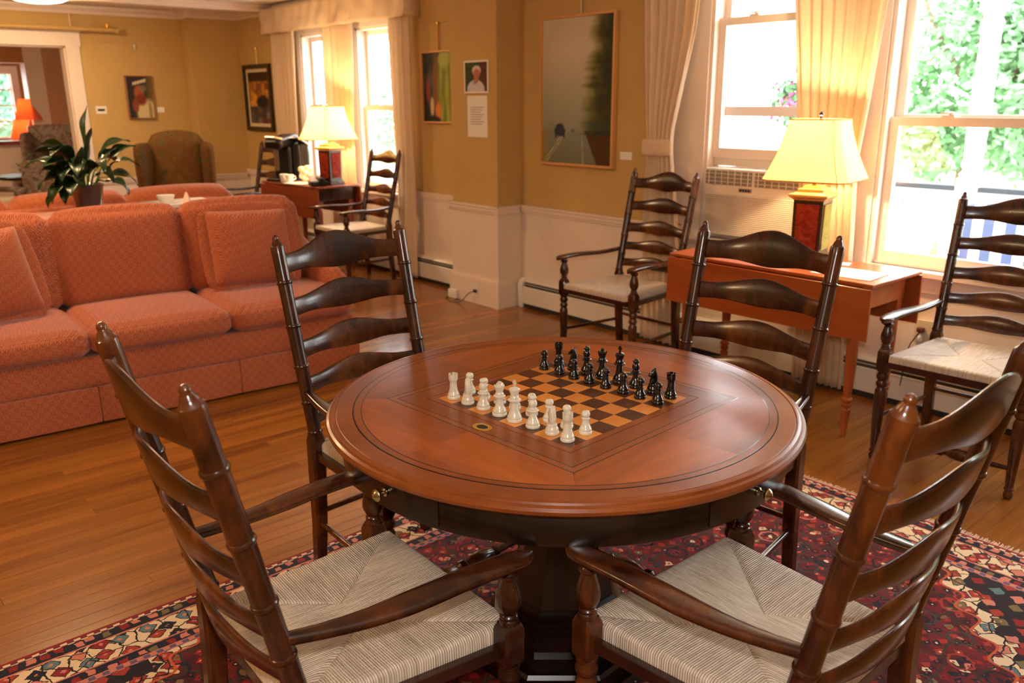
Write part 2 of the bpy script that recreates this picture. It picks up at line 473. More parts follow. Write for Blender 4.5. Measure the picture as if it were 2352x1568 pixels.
# openings of the window wall: x0, x1, z0, z1
OPEN = [(-8.02, -7.28, 0.72, 2.14), (-6.98, -6.26, 0.72, 2.14), (-3.10, -2.33, 0.72, 2.16), (-2.05, -1.10, 0.70, 2.16), (-0.75, 0.20, 0.70, 2.16)]
def wall_pieces(mb, x0, x1, y0, y1, z1, opens, z0=0.0):
    x = x0
    for a, b, c, d in opens:
        if a > x: mb.span(x, a, y0, y1, z0, z1)
        if c > z0: mb.span(a, b, y0, y1, z0, min(c, z1))
        if d < z1: mb.span(a, b, y0, y1, d, z1)
        x = b
    if x1 > x: mb.span(x, x1, y0, y1, z0, z1)
    return mb
floor = struct(MB().span(XW - 0.15, XE + 0.15, YS - 0.15, YN + 0.15, -0.10, -0.014).build('floor', M['dark'], smooth=False))
# strip floor laid along the short way of the room, each strip its own board
rnd = random.Random(4)
PW = 0.0575
nx = int((XE - XW) / PW)
def plank_mesh(length):
    mb = MB(); w = PW - 0.0007; e = 0.0012
    prof = [(-w / 2, -0.014), (w / 2, -0.014), (w / 2, -e), (w / 2 - e, 0.0), (-w / 2 + e, 0.0), (-w / 2, -e)]
    mb.loft([[(x, -length / 2, z) for x, z in prof], [(x, length / 2, z) for x, z in prof]])
    return mb
pm = {}
rest = MB()
for i in range(nx):
    x = XW + PW * (i + 0.5)
    if x > 0.4:
        rest.span(x - PW / 2 + 0.0004, x + PW / 2 - 0.0004, YS, YN, -0.014, 0); continue
    near = -4.8 < x < -2.2
    cuts = [YS, (0.3 + 0.4 * rnd.randrange(0, 6)) if near else None, YN]
    cuts = [c for c in cuts if c is not None]
    for a, b in zip(cuts[:-1], cuts[1:]):
        L = round(b - a, 3)
        if L not in pm:
            o = plank_mesh(L - 0.001).build('floor_plank', M['plank'], floor, smooth=False); pm[L] = o.data
        else:
            o = bpy.data.objects.new('floor_plank', pm[L]); COL.objects.link(o); o.parent = floor
        o.location = (x, (a + b) / 2, -rnd.random() * 0.0004)
o = rest.build('floor_plank_field', M['plank'], floor, smooth=False); o['kind'] = 'stuff'

ceiling = struct(MB().span(XW - 0.15, XE + 0.15, YS - 0.15, YN + 0.15, CEIL, CEIL + 0.1).build('ceiling', M['ceil'], smooth=False))
wall_n = struct(wall_pieces(MB(), XW - 0.15, XE + 0.15, YN, YN + 0.15, CEIL, OPEN).build('wall_north', M['wall'], smooth=False))
DOOR = (1.05, 2.47, 2.06)      # y0, y1, head
mb = MB()
mb.span(XW - 0.15, XW, YS - 0.15, DOOR[0], 0, CEIL); mb.span(XW - 0.15, XW, DOOR[1], YN, 0, CEIL); mb.span(XW - 0.15, XW, DOOR[0], DOOR[1], DOOR[2], CEIL)
wall_w = struct(mb.build('wall_west', M['wall'], smooth=False))
struct(MB().span(XW, XW + 0.25, 3.66, YN, 0, CEIL).build('wall_corner_chase', M['wall'], smooth=False))
wall_s = struct(MB().span(XW, XE + 0.15, YS - 0.15, YS, 0, CEIL).build('wall_south', M['wall'], smooth=False))
wall_e = struct(MB().span(XE, XE + 0.15, YS, YN, 0, CEIL).build('wall_east', M['wall'], smooth=False))
PX0, PX1, PY = -5.285, -4.744, 3.968
pier = struct(MB().span(PX0, PX1, PY, YN, 0, CEIL).build('wall_pier', M['wall'], smooth=False))

RAILZ = 0.765
def rail_run(mb, x0, x1, y, zt=RAILZ, sgn=-1):
    """chair rail moulding running along x, projecting towards sgn*y"""
    prof = [(0, zt), (0.030, zt), (0.030, zt - 0.014), (0.022, zt - 0.020), (0.022, zt - 0.040), (0.014, zt - 0.047), (0.014, zt - 0.058), (0, zt - 0.064)]
    mb.loft([[(x0, y + sgn * p, z) for p, z in prof], [(x1, y + sgn * p, z) for p, z in prof]])
def rail_run_y(mb, y0, y1, x, zt=RAILZ, sgn=1):
    prof = [(0, zt), (0.030, zt), (0.030, zt - 0.014), (0.022, zt - 0.020), (0.022, zt - 0.040), (0.014, zt - 0.047), (0.014, zt - 0.058), (0, zt - 0.064)]
    mb.loft([[(x + sgn * p, y0, z) for p, z in prof], [(x + sgn * p, y1, z) for p, z in prof]])
# white wainscot, chair rail and baseboard of the window wall
mb = MB()
low = [(a, b, 0.685, 9) for a, b, c, d in OPEN]
x = XW + 0.25
spans = []
for a, b, c, d in OPEN:
    spans.append((x, a, 0.72)); spans.append((a, b, 0.66)); x = b
spans.append((x, XE, 0.72))
for a, b, z in spans:
    mb.span(a, b, YN - 0.010, YN + 0.001, 0, z)
mb.build('wainscot', M['white'], wall_n, smooth=False)
mb = MB()
x = XW + 0.25
for a, b, c, d in OPEN:
    if a - 0.14 > x: rail_run(mb, x, a - 0.14, YN - 0.008)
    x = b + 0.14
rail_run(mb, x, XE, YN - 0.008)
mb.build('chair_rail', M['white'], wall_n, smooth=False)
# pier
mb = MB(); mb.span(PX0 - 0.012, PX1 + 0.012, PY - 0.012, YN - 0.0105, 0.001, 0.72)
mb.build('wainscot', M['white'], pier, smooth=False)
mb = MB(); rail_run(mb, PX0 - 0.036, PX1 + 0.036, PY - 0.010); mb.span(PX1, PX1 + 0.034, PY - 0.035, YN - 0.039, RAILZ - 0.014, RAILZ); mb.span(PX1, PX1 + 0.026, PY - 0.03, YN - 0.039, RAILZ - 0.06, RAILZ - 0.014)
mb.span(PX0 - 0.034, PX0, PY - 0.035, YN - 0.039, RAILZ - 0.05, RAILZ)
mb.build('chair_rail', M['white'], pier, smooth=False)
mb = MB(); mb.span(PX0 - 0.030, PX1 + 0.030, PY - 0.030, YN - 0.0105, 0.0005, 0.19); mb.span(PX0 - 0.024, PX1 + 0.024, PY - 0.024, YN - 0.0105, 0.19, 0.205)
mb.build('baseboard', M['white'], pier, smooth=False)
# west wall
mb = MB(); mb.span(XW - 0.001, XW + 0.010, DOOR[1] + 0.13, 3.66, 0, 0.68); mb.span(XW + 0.24, XW + 0.262, 3.648, YN - 0.012, 0, 0.68); mb.span(XW - 0.001, XW + 0.010, YS, DOOR[0] - 0.13, 0, 0.68); mb.span(XW, XW + 0.26, 3.648, 3.662, 0, 0.68)
mb.build('wainscot', M['white'], wall_w, smooth=False)
mb = MB(); rail_run_y(mb, DOOR[1] + 0.13, 3.65, XW + 0.009, 0.725); rail_run_y(mb, 3.62, YN - 0.045, XW + 0.26, 0.725)
mb.build('chair_rail', M['white'], wall_w, smooth=False)
# crown moulding, ceiling beam
mb = MB()
def crown_x(x0, x1, y, s):
    prof = [(0, CEIL - 0.075), (0.012, CEIL - 0.075), (0.020, CEIL - 0.05), (0.050, CEIL - 0.02), (0.055, CEIL - 0.001), (0, CEIL - 0.001)]
    mb.loft([[(x0, y + s * p, z) for p, z in prof], [(x1, y + s * p, z) for p, z in prof]])
def crown_y(y0, y1, x, s):
    prof = [(0, CEIL - 0.075), (0.012, CEIL - 0.075), (0.020, CEIL - 0.05), (0.050, CEIL - 0.02), (0.055, CEIL - 0.001), (0, CEIL - 0.001)]
    mb.loft([[(x + s * p, y0, z) for p, z in prof], [(x + s * p, y1, z) for p, z in prof]])
crown_y(YS, 3.66, XW, 1); crown_x(XW, XW + 0.29, 3.66, -1); crown_y(3.62, YN, XW + 0.25, 1); crown_x(XW + 0.25, XE, YN, -1)
struct(mb.build('trim_1', M['white'], smooth=False))
bp0 = at_z(300, 12, 2.385)
mb = MB(); mb.span(bp0.x - 0.02, bp0.x + 0.16, YS, YN - 0.06, 2.385, CEIL - 0.0005)
mb.span(bp0.x - 0.05, bp0.x + 0.19, YS, YN - 0.06, 2.425, CEIL - 0.0006)
struct(mb.build('trim_2', M['white'], smooth=False))
struct(MB().span(-3.345, -3.236, YN - 0.020, YN - 0.0102, 0.775, 2.24).build('trim_5', M['white'], smooth=False))
# picture rail wire moulding
mb = MB(); mb.span(XW, XW + 0.006, DOOR[1] + 0.2, 3.66, 2.108, 2.116); mb.span(XW + 0.25, XW + 0.256, 3.66, YN, 2.108, 2.116); mb.span(XW + 0.25, -8.62, YN - 0.006, YN, 2.108, 2.116); mb.span(-6.0, PX0, YN - 0.006, YN, 2.108, 2.116)
struct(mb.build('trim_3', M['wall'], smooth=False))
# cased opening to the next room
d1 = shell('door_1')
mb = MB()
for y0, y1 in ((DOOR[0] - 0.13, DOOR[0]), (DOOR[1], DOOR[1] + 0.13)):
    mb.span(XW, XW + 0.028, y0, y1, 0, DOOR[2])
mb.build('door_casing', M['white'], d1, smooth=False)
mb = MB(); mb.span(XW, XW + 0.032, DOOR[0] - 0.14, DOOR[1] + 0.145, DOOR[2], DOOR[2] + 0.145)
mb.span(XW, XW + 0.042, DOOR[0] - 0.15, DOOR[1] + 0.155, DOOR[2] + 0.135, DOOR[2] + 0.155)
mb.build('door_head', M['white'], d1, smooth=False)
mb = MB(); mb.span(XW - 0.152, XW, DOOR[1] - 0.015, DOOR[1] + 0.001, 0, DOOR[2]); mb.span(XW - 0.152, XW, DOOR[0] - 0.001, DOOR[0] + 0.015, 0, DOOR[2]); mb.span(XW - 0.152, XW, DOOR[0], DOOR[1], DOOR[2] - 0.015, DOOR[2] + 0.001)
mb.build('door_jamb', M['white'], d1, smooth=False)

# ------------------------------------------------------------------ windows
def window(n, x0, x1, z0, z1, meet, lower=None, casing=0.085):
    w = shell('window_%d' % n)
    mb = MB()
    yo = YN - 0.022
    mb.span(x0 - casing, x0, yo, YN - 0.0102, z0 - 0.02, z1 + casing); mb.span(x1, x1 + casing, yo, YN - 0.0102, z0 - 0.02, z1 + casing)
    mb.span(x0, x1, yo, YN - 0.0102, z1, z1 + casing)
    mb.build('window_casing', M['white'], w, smooth=False)
    mb = MB()
    mb.span(x0, x0 + 0.022, YN - 0.010, YN + 0.15, z0, z1); mb.span(x1 - 0.022, x1, YN - 0.010, YN + 0.15, z0, z1); mb.span(x0, x1, YN - 0.01, YN + 0.15, z1 - 0.022, z1); mb.span(x0, x1, YN + 0.02, YN + 0.16, z0, z0 + 0.012)
    mb.build('window_jamb', M['white'], w, smooth=False)
    mb = MB(); mb.span(x0 - casing - 0.02, x1 + casing + 0.02, YN - 0.065, YN + 0.03, z0 - 0.024, z0); mb.span(x0 - casing, x1 + casing, YN - 0.026, YN - 0.0102, z0 - 0.105, z0 - 0.024)
    mb.build('window_sill', M['white'], w, smooth=False)
    a, b = x0 + 0.022, x1 - 0.022
    def sash(za, zb, y, nm):
        st = 0.046; d = 0.034
        m2 = MB()
        m2.span(a, a + st, y, y + d, za, zb); m2.span(b - st, b, y, y + d, za, zb); m2.span(a + st, b - st, y, y + d, za, za + 0.055); m2.span(a + st, b - st, y, y + d, zb - 0.042, zb)
        s = m2.build(nm, M['white'], w, smooth=False)
        MB().span(a + st - 0.004, b - st + 0.004, y + d / 2 - 0.002, y + d / 2 + 0.002, za + 0.05, zb - 0.038).build('pane', M['glass'], s, smooth=False)
        return s
    lo = lower or (z0 + 0.012, meet + 0.021)
    sash(lo[0], lo[1], YN + 0.035, 'lower_sash')
    sash(meet - 0.021, z1 - 0.022, YN + 0.076, 'upper_sash')
    for fx in (0.3, 0.72):
        xx = a + (b - a) * fx
        m2 = MB(); m2.span(xx - 0.03, xx + 0.03, YN + 0.04, YN + 0.066, lo[1], lo[1] + 0.010); m2.lathe([(0.004, 0), (0.016, 0.002), (0.016, 0.012), (0.006, 0.016)], (xx + 0.01, YN + 0.052, lo[1] + 0.010), seg=10); m2.box((xx - 0.012, YN + 0.05, lo[1] + 0.018), (0.05, 0.012, 0.008))
        m2.build('sash_lock', M['white'], w)
    return w
window(1, *OPEN[0], 1.45); window(2, *OPEN[1], 1.45)
window(3, *OPEN[2], 1.44, lower=(1.185, 1.955), casing=0.135)
window(4, *OPEN[3], 1.405, casing=0.135); window(5, *OPEN[4], 1.405)  # the last window is out of view, added to bring in daylight

# ------------------------------------------------------------------ rug
RX0, RX1, RY0, RY1 = -2.455, -0.30, -0.10, 3.0
RH = 0.009
RT_Z = RH + 0.0007
rug = thing('persian_rug', 'red and navy Persian rug with cream floral border under the round games table', 'rug', ((RX0 + RX1) / 2, (RY0 + RY1) / 2, 0))
hx, hy = (RX1 - RX0) / 2, (RY1 - RY0) / 2
mb = MB(); mb.cushion((0, 0, RH / 2 + 0.0005), (2 * hx, 2 * hy, RH), 0.004, n=4)
mb.build('rug_pile', rug_material(hx, hy), rug)
for s in (1, -1):
    mb = MB(); rr = random.Random(7)
    n = 430
    for i in range(n):
        x = -hx + 2 * hx * (i + 0.5) / n
        L = 0.028 + rr.random() * 0.016; dx = (rr.random() - 0.5) * 0.012
        mb.add([(x - 0.0022, s * (hy - 0.003), 0.0035), (x + 0.0022, s * (hy - 0.003), 0.0035), (x + 0.002 + dx, s * (hy + L), 0.0015), (x - 0.002 + dx, s * (hy + L), 0.0015), (x, s * (hy - 0.003), 0.0085), (x + dx, s * (hy + L), 0.004)],
               [(0, 1, 2, 3), (0, 4, 5, 3), (1, 4, 5, 2), (0, 1, 4), (2, 3, 5)])
    o = mb.build('fringe', M['fringe'], rug, smooth=False); o['kind'] = 'stuff'

# ------------------------------------------------------------------ round games table
TX, TY, TA = -1.4937, 1.4646, radians(3.66)
SQ = 0.0579
table = thing('games_table', 'round mahogany games table with inlaid chessboard on a dark pedestal', 'table', (TX, TY, RT_Z), TA)
Z0 = 0.76 - RT_Z
# flat veneer pieces lie in the table's own frame
rim = [(0.500, Z0 - 0.040), (0.580, Z0 - 0.040), (0.588, Z0 - 0.034), (0.602, Z0 - 0.031), (0.610, Z0 - 0.024), (0.612, Z0 - 0.016), (0.609, Z0 - 0.009), (0.603, Z0 - 0.006), (0.600, Z0 - 0.0065), (0.598, Z0 - 0.002), (0.592, Z0), (0.588, Z0 + 0.0002), (0.586, Z0 - 0.0016), (0.584, Z0 - 0.0002), (0.545, Z0 - 0.0002), (0.543, Z0 - 0.004), (0.1, Z0 - 0.004)]
MB().lathe(rim, seg=128).build('rim', M['tabletop'], table, angle=0.6)
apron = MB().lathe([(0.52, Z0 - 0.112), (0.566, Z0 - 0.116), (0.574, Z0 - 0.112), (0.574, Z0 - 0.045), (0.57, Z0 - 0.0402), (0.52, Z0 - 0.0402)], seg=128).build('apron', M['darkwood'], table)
def ringpart(r0, r1, z0, z1, name, m):
    MB().lathe([(r0, z0), (r1, z0), (r1, z1), (r0, z1), (r0, z0)], seg=128, cap=False).build(name, m, table)
ringpart(0.5405, 0.5432, Z0 - 0.0045, Z0 + 0.0002, 'ring_inlay', M['inlay'])
ringpart(0.5240, 0.5405, Z0 - 0.0045, Z0 - 0.0001, 'ring_band', M['tabletop'])
ringpart(0.5215, 0.5240, Z0 - 0.0045, Z0 + 0.0002, 'ring_inlay', M['inlay'])
HO, HM, HI, HB = 5.65 * SQ, 5.30 * SQ, 4.37 * SQ, 4.0 * SQ
# eight sunburst veneer wedges between the ring and the square
def wedge(sgn):
    pts = []
    n = 14
    a0, a1 = 0, sgn * pi / 4
    for i in range(n + 1):
        a = a0 + (a1 - a0) * i / n; pts.append((0.5214 * cos(a), 0.5214 * sin(a)))
    pts += [(HO + 0.001, sgn * HO), (HO + 0.001, 0)]
    if sgn < 0: pts.reverse()
    return MB().prism(pts, Z0 - 0.0045, Z0)
wA = wedge(1).build('veneer_wedge', M['wedge'], table, smooth=False); wB = wedge(-1).build('veneer_wedge', M['wedge'], table, smooth=False)
for k in range(4):
    for src in (wA, wB):
        if k == 0: continue
        o = src.copy(); COL.objects.link(o); o.rotation_euler = (0, 0, k * pi / 2)
def frame_strip(h0, h1, z0, z1, name, m):
    poly = [(h0, -h0), (h1, -h1), (h1, h1), (h0, h0)]
    p = MB().prism(poly, z0, z1).build(name, m, table, smooth=False)
    for k in range(1, 4):
        o = p.copy(); COL.objects.link(o); o.rotation_euler = (0, 0, k * pi / 2)
frame_strip(HO - 0.0014, HO + 0.0008, Z0 - 0.0045, Z0 + 0.0002, 'square_inlay', M['inlay'])
frame_strip(HM + 0.0010, HO - 0.0014, Z0 - 0.0045, Z0 - 0.0001, 'square_band', M['lightinlay'])
frame_strip(HM - 0.0010, HM + 0.0010, Z0 - 0.0045, Z0 + 0.0002, 'square_inlay', M['inlay'])
frame_strip(HI + 0.0010, HM - 0.0010, Z0 - 0.0045, Z0 - 0.0001, 'frame_board', M['tabletop'])
frame_strip(HI - 0.0012, HI + 0.0010, Z0 - 0.0045, Z0 - 0.0006, 'square_inlay', M['dark'])
board = MB().span(-HI + 0.0012, HI - 0.0012, -HI + 0.0012, HI - 0.0012, Z0 - 0.0045, Z0 - 0.0012).build('chessboard', M['sqdark'], table, smooth=False)
frame_strip(HB + 0.0002, HI - 0.0012, Z0 - 0.0012, Z0 - 0.0001, 'board_border', M['tabletop'])
sq = MB().span(-SQ / 2 + 0.0001, SQ / 2 - 0.0001, -SQ / 2 + 0.0001, SQ / 2 - 0.0001, -0.0010, 0.0002)
sql = sq.build('square', M['sqlight'], board, smooth=False); sqd = sq.build('square', M['sqdark'], board, smooth=False)
ul = ud = True
for i in range(8):
    for j in range(8):
        lightq = (i + j) % 2 == 0
        if lightq and ul: o = sql; ul = False
        elif not lightq and ud: o = sqd; ud = False
        else:
            o = (sql if lightq else sqd).copy(); COL.objects.link(o); o.parent = board
        o.location = ((i - 3.5) * SQ, (j - 3.5) * SQ, Z0)
# brass finger rings either side of the board
for y in (-4.95 * SQ, 4.85 * SQ):
    mb = MB(); mb.lathe([(0.0165, -0.001), (0.0275, -0.001), (0.0275, 0.0006), (0.026, 0.0014), (0.018, 0.0014), (0.0165, 0.0004), (0.0165, -0.001)], (0, y, Z0), seg=32, cap=False, flat=0.72)
    r = mb.build('finger_ring', M['ringbrass'], table)
    MB().lathe([(0.0164, -0.001), (0.0164, 0.0004)], (0, y, Z0), seg=32, flat=0.72).build('ring_well', M['dark'], r)
# drawers with knobs in the curved apron
def drawer():
    mb = MB(); n = 14; w = radians(15.5)
    ring = []
    for r, z in ((0.572, Z0 - 0.106), (0.5765, Z0 - 0.106), (0.5765, Z0 - 0.048), (0.572, Z0 - 0.048)):
        ring.append((r, z))
    rings = [[(r * cos(-w + 2 * w * i / n), r * sin(-w + 2 * w * i / n), z) for r, z in ring] for i in range(n + 1)]
    return mb.loft(rings)
KN = [(0.004, 0), (0.010, 0.001), (0.010, 0.004), (0.0055, 0.007), (0.0055, 0.016), (0.0075, 0.018), (0.0135, 0.021), (0.0145, 0.025), (0.012, 0.029), (0.007, 0.032), (0.003, 0.035), (0.0, 0.0355)]
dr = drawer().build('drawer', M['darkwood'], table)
kn = MB().lathe(KN, (0.5765, 0, Z0 - 0.070), (1, 0, 0), seg=16).build('knob', M['oldbrass'], dr)
for k in range(1, 4):
    o = dr.copy(); COL.objects.link(o); o.rotation_euler = (0, 0, k * pi / 2)
    q = kn.copy(); COL.objects.link(q); q.parent = o
# octagonal pedestal
mb = MB()
mb.lathe([(0.30, Z0 - 0.118), (0.30, Z0 - 0.100), (0.12, Z0 - 0.098)], seg=8, ph=pi / 8)
mb.lathe([(0.11, Z0 - 0.14), (0.115, Z0 - 0.118)], seg=8, ph=pi / 8)
mb.lathe([(0.150, 0.20), (0.138, 0.24), (0.112, 0.32), (0.090, 0.42), (0.076, 0.52), (0.072, Z0 - 0.14)], seg=8, ph=pi / 8)
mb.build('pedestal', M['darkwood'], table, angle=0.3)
mb = MB()
mb.lathe([(0.200, 0.095), (0.200, 0.130), (0.190, 0.136), (0.190, 0.146), (0.182, 0.150), (0.182, 0.160), (0.172, 0.164), (0.172, 0.176), (0.162, 0.180), (0.162, 0.192), (0.152, 0.200)], seg=8, ph=pi / 8)
mb.build('pedestal_step', M['darkwood'], table, angle=0.3)
MB().lathe([(0.250, 0.0), (0.250, 0.055), (0.242, 0.065), (0.215, 0.072), (0.215, 0.095)], seg=8, ph=pi / 8).build('plinth', M['darkwood'], table, angle=0.3)

# ------------------------------------------------------------------ chess pieces
BASE = lambda r: [(r * 0.96, 0.0006), (r, 0.002), (r, 0.0055), (r * 0.96, 0.0075), (r * 0.90, 0.0085), (r * 0.93, 0.011), (r * 0.90, 0.0135)]
def p_pawn(mb):
    mb.lathe(BASE(0.0162) + [(0.0125, 0.017), (0.0098, 0.022), (0.0080, 0.029), (0.0070, 0.034), (0.0070, 0.0355), (0.0102, 0.037), (0.0104, 0.0385), (0.0075, 0.040), (0.0068, 0.041), (0.0094, 0.0435), (0.0106, 0.047), (0.0104, 0.051), (0.0086, 0.0545), (0.005, 0.057), (0, 0.0576)], seg=20)
def p_rook(mb):
    mb.lathe(BASE(0.0172) + [(0.0138, 0.0165), (0.0116, 0.022), (0.0100, 0.031), (0.0092, 0.042), (0.0094, 0.047), (0.0112, 0.050), (0.0118, 0.0525), (0.0124, 0.055), (0.0124, 0.0625), (0.0096, 0.0625), (0.0096, 0.0575), (0.0, 0.0575)], seg=20)
    for k in range(6):
        a = 2 * pi * k / 6
        ring = []
        for r, z in ((0.0097, 0.062), (0.0124, 0.062), (0.0124, 0.0685), (0.0097, 0.0685)):
            ring.append((r, z))
        mb.loft([[(r * cos(a + t), r * sin(a + t), z) for r, z in ring] for t in (-0.40, -0.13, 0.13, 0.40)])
def p_bishop(mb):
    mb.lathe(BASE(0.0178) + [(0.0138, 0.018), (0.0105, 0.024), (0.0080, 0.033), (0.0072, 0.039), (0.0072, 0.040), (0.0142, 0.0418), (0.0145, 0.0438), (0.0100, 0.0458), (0.0105, 0.047), (0.0105, 0.049), (0.0082, 0.0505), (0.0080, 0.052), (0.0102, 0.056), (0.0108, 0.060), (0.0098, 0.0655), (0.0074, 0.0695), (0.0066, 0.0705), (0.0086, 0.0730), (0.0092, 0.0765), (0.0070, 0.080), (0.003, 0.0818), (0, 0.082)], seg=20)
def p_queen(mb):
    mb.lathe(BASE(0.0190) + [(0.0148, 0.0185), (0.0112, 0.025), (0.0088, 0.036), (0.0080, 0.046), (0.0080, 0.0475), (0.0152, 0.0495), (0.0154, 0.0515), (0.0106, 0.054), (0.0112, 0.0555), (0.0108, 0.058), (0.0088, 0.060), (0.0092, 0.064), (0.0124, 0.0735), (0.0128, 0.0755), (0.0108, 0.0770), (0.006, 0.0805), (0.004, 0.082), (0.0052, 0.0845), (0.0046, 0.088), (0, 0.0895)], seg=20)
    for k in range(8):
        a = 2 * pi * k / 8
        mb.lathe([(0.0005, -0.002), (0.0022, 0), (0.0012, 0.003), (0, 0.0034)], (0.0118 * cos(a), 0.0118 * sin(a), 0.0765), seg=6)
def p_king(mb):
    mb.lathe(BASE(0.0195) + [(0.0152, 0.019), (0.0118, 0.026), (0.0094, 0.038), (0.0086, 0.050), (0.0086, 0.0515), (0.0160, 0.0535), (0.0163, 0.0558), (0.0112, 0.0585), (0.0118, 0.0605), (0.0114, 0.0635), (0.0092, 0.066), (0.0096, 0.070), (0.0136, 0.080), (0.0138, 0.0825), (0.0108, 0.085), (0.005, 0.087), (0.0028, 0.088)], seg=20)
    mb.box((0, 0, 0.0962), (0.0050, 0.0034, 0.0185)); mb.box((0, 0, 0.0985), (0.0125, 0.0036, 0.0048))
def p_knight(mb):
    mb.lathe(BASE(0.0174) + [(0.0142, 0.017), (0.0122, 0.0205), (0.0126, 0.024), (0.0116, 0.0265), (0.004, 0.027)], seg=20)
    # horse head facing +y: outline in (y,z), thickness along x
    out = [(-0.0095, 0.026), (-0.0118, 0.034), (-0.0122, 0.044), (-0.0098, 0.054), (-0.0062, 0.0615), (-0.0045, 0.0715), (-0.0012, 0.0665), (0.0022, 0.0650), (0.0070, 0.0600), (0.0128, 0.0515), (0.0138, 0.0480), (0.0112, 0.0455), (0.0078, 0.0475), (0.0032, 0.0490), (0.0052, 0.0420), (0.0084, 0.034), (0.0092, 0.026)]
    n = len(out); cy = sum(p[0] for p in out) / n; cz = sum(p[1] for p in out) / n
    rings = []
    for x, k in ((-0.0066, 0.66), (-0.0058, 0.88), (-0.0030, 1.0), (0.0030, 1.0), (0.0058, 0.88), (0.0066, 0.66)):
        rings.append([(x, cy + (y - cy) * k, max(0.026, cz + (z - cz) * k)) for y, z in out])
    mb.loft(rings)
    for k in range(5):      # mane ridges
        mb.box((0, -0.0112 + 0.0012 * abs(k - 1), 0.034 + 0.0052 * k), (0.006, 0.0035, 0.0032), M=Matrix.Rotation(-0.5, 3, 'X'))
def chess_mesh(fn, m, nm):
    mb = MB(); fn(mb); o = mb.build(nm, m, smooth=True, angle=0.9); me = o.data
    bpy.data.objects.remove(o); return me
FILES = ['rook', 'knight', 'bishop', 'queen', 'king', 'bishop', 'knight', 'rook']
FN = dict(pawn=p_pawn, rook=p_rook, knight=p_knight, bishop=p_bishop, queen=p_queen, king=p_king)
Rz = Matrix.Rotation(TA, 3, 'Z')
rj = random.Random(11)
for side in ('white', 'black'):
    ms = {k: chess_mesh(FN[k], M['ivory' if side == 'white' else 'ebony'], 'chess_' + k) for k in FN}
    jb, jp = (0, 1) if side == 'white' else (7, 6)
    names8 = []
    for i, k in enumerate(FILES):
        shade = 'light' if (i + jb) % 2 == 0 else 'dark'
        names8.append(('%s %s on the %s corner square' % (side, k, shade)) if k == 'rook' else ('%s %s' % (side, k) if k in ('king', 'queen') else '%s %s on a %s square' % (side, k, shade)))
    ex = {'rook': 'squat turned chess rook with notched top, the ', 'knight': 'chess knight with carved horse head, the ', 'bishop': 'turned chess bishop with rounded mitre, the ', 'queen': 'tall turned chess queen with knobbed crown, the ', 'king': 'tallest turned chess king with cross on top, the '}
    for i, k in enumerate(FILES):
        for j, kk in ((jb, k), (jp, 'pawn')):
            o = bpy.data.objects.new('chess_' + kk, ms[kk]); COL.objects.link(o)
            p = Rz @ Vector(((i - 3.5) * SQ + (rj.random() - 0.5) * 0.006, (j - 3.5) * SQ + (rj.random() - 0.5) * 0.006, 0))
            o.location = (TX + p.x, TY + p.y, 0.7602)
            base = 0 if side == 'white' else pi
            o.rotation_euler = (0, 0, TA + base + (rj.random() - 0.5) * (0.8 if kk == 'knight' else 0.5) + ((0.9 if side == 'white' else -0.8) if kk == 'knight' else 0))
            lab = (ex[kk] + names8[i]) if kk != 'pawn' else 'small round-headed %s pawn in front of the %s' % (side, names8[i])
            tag(o, lab, 'chess piece', side + ' chess pieces')

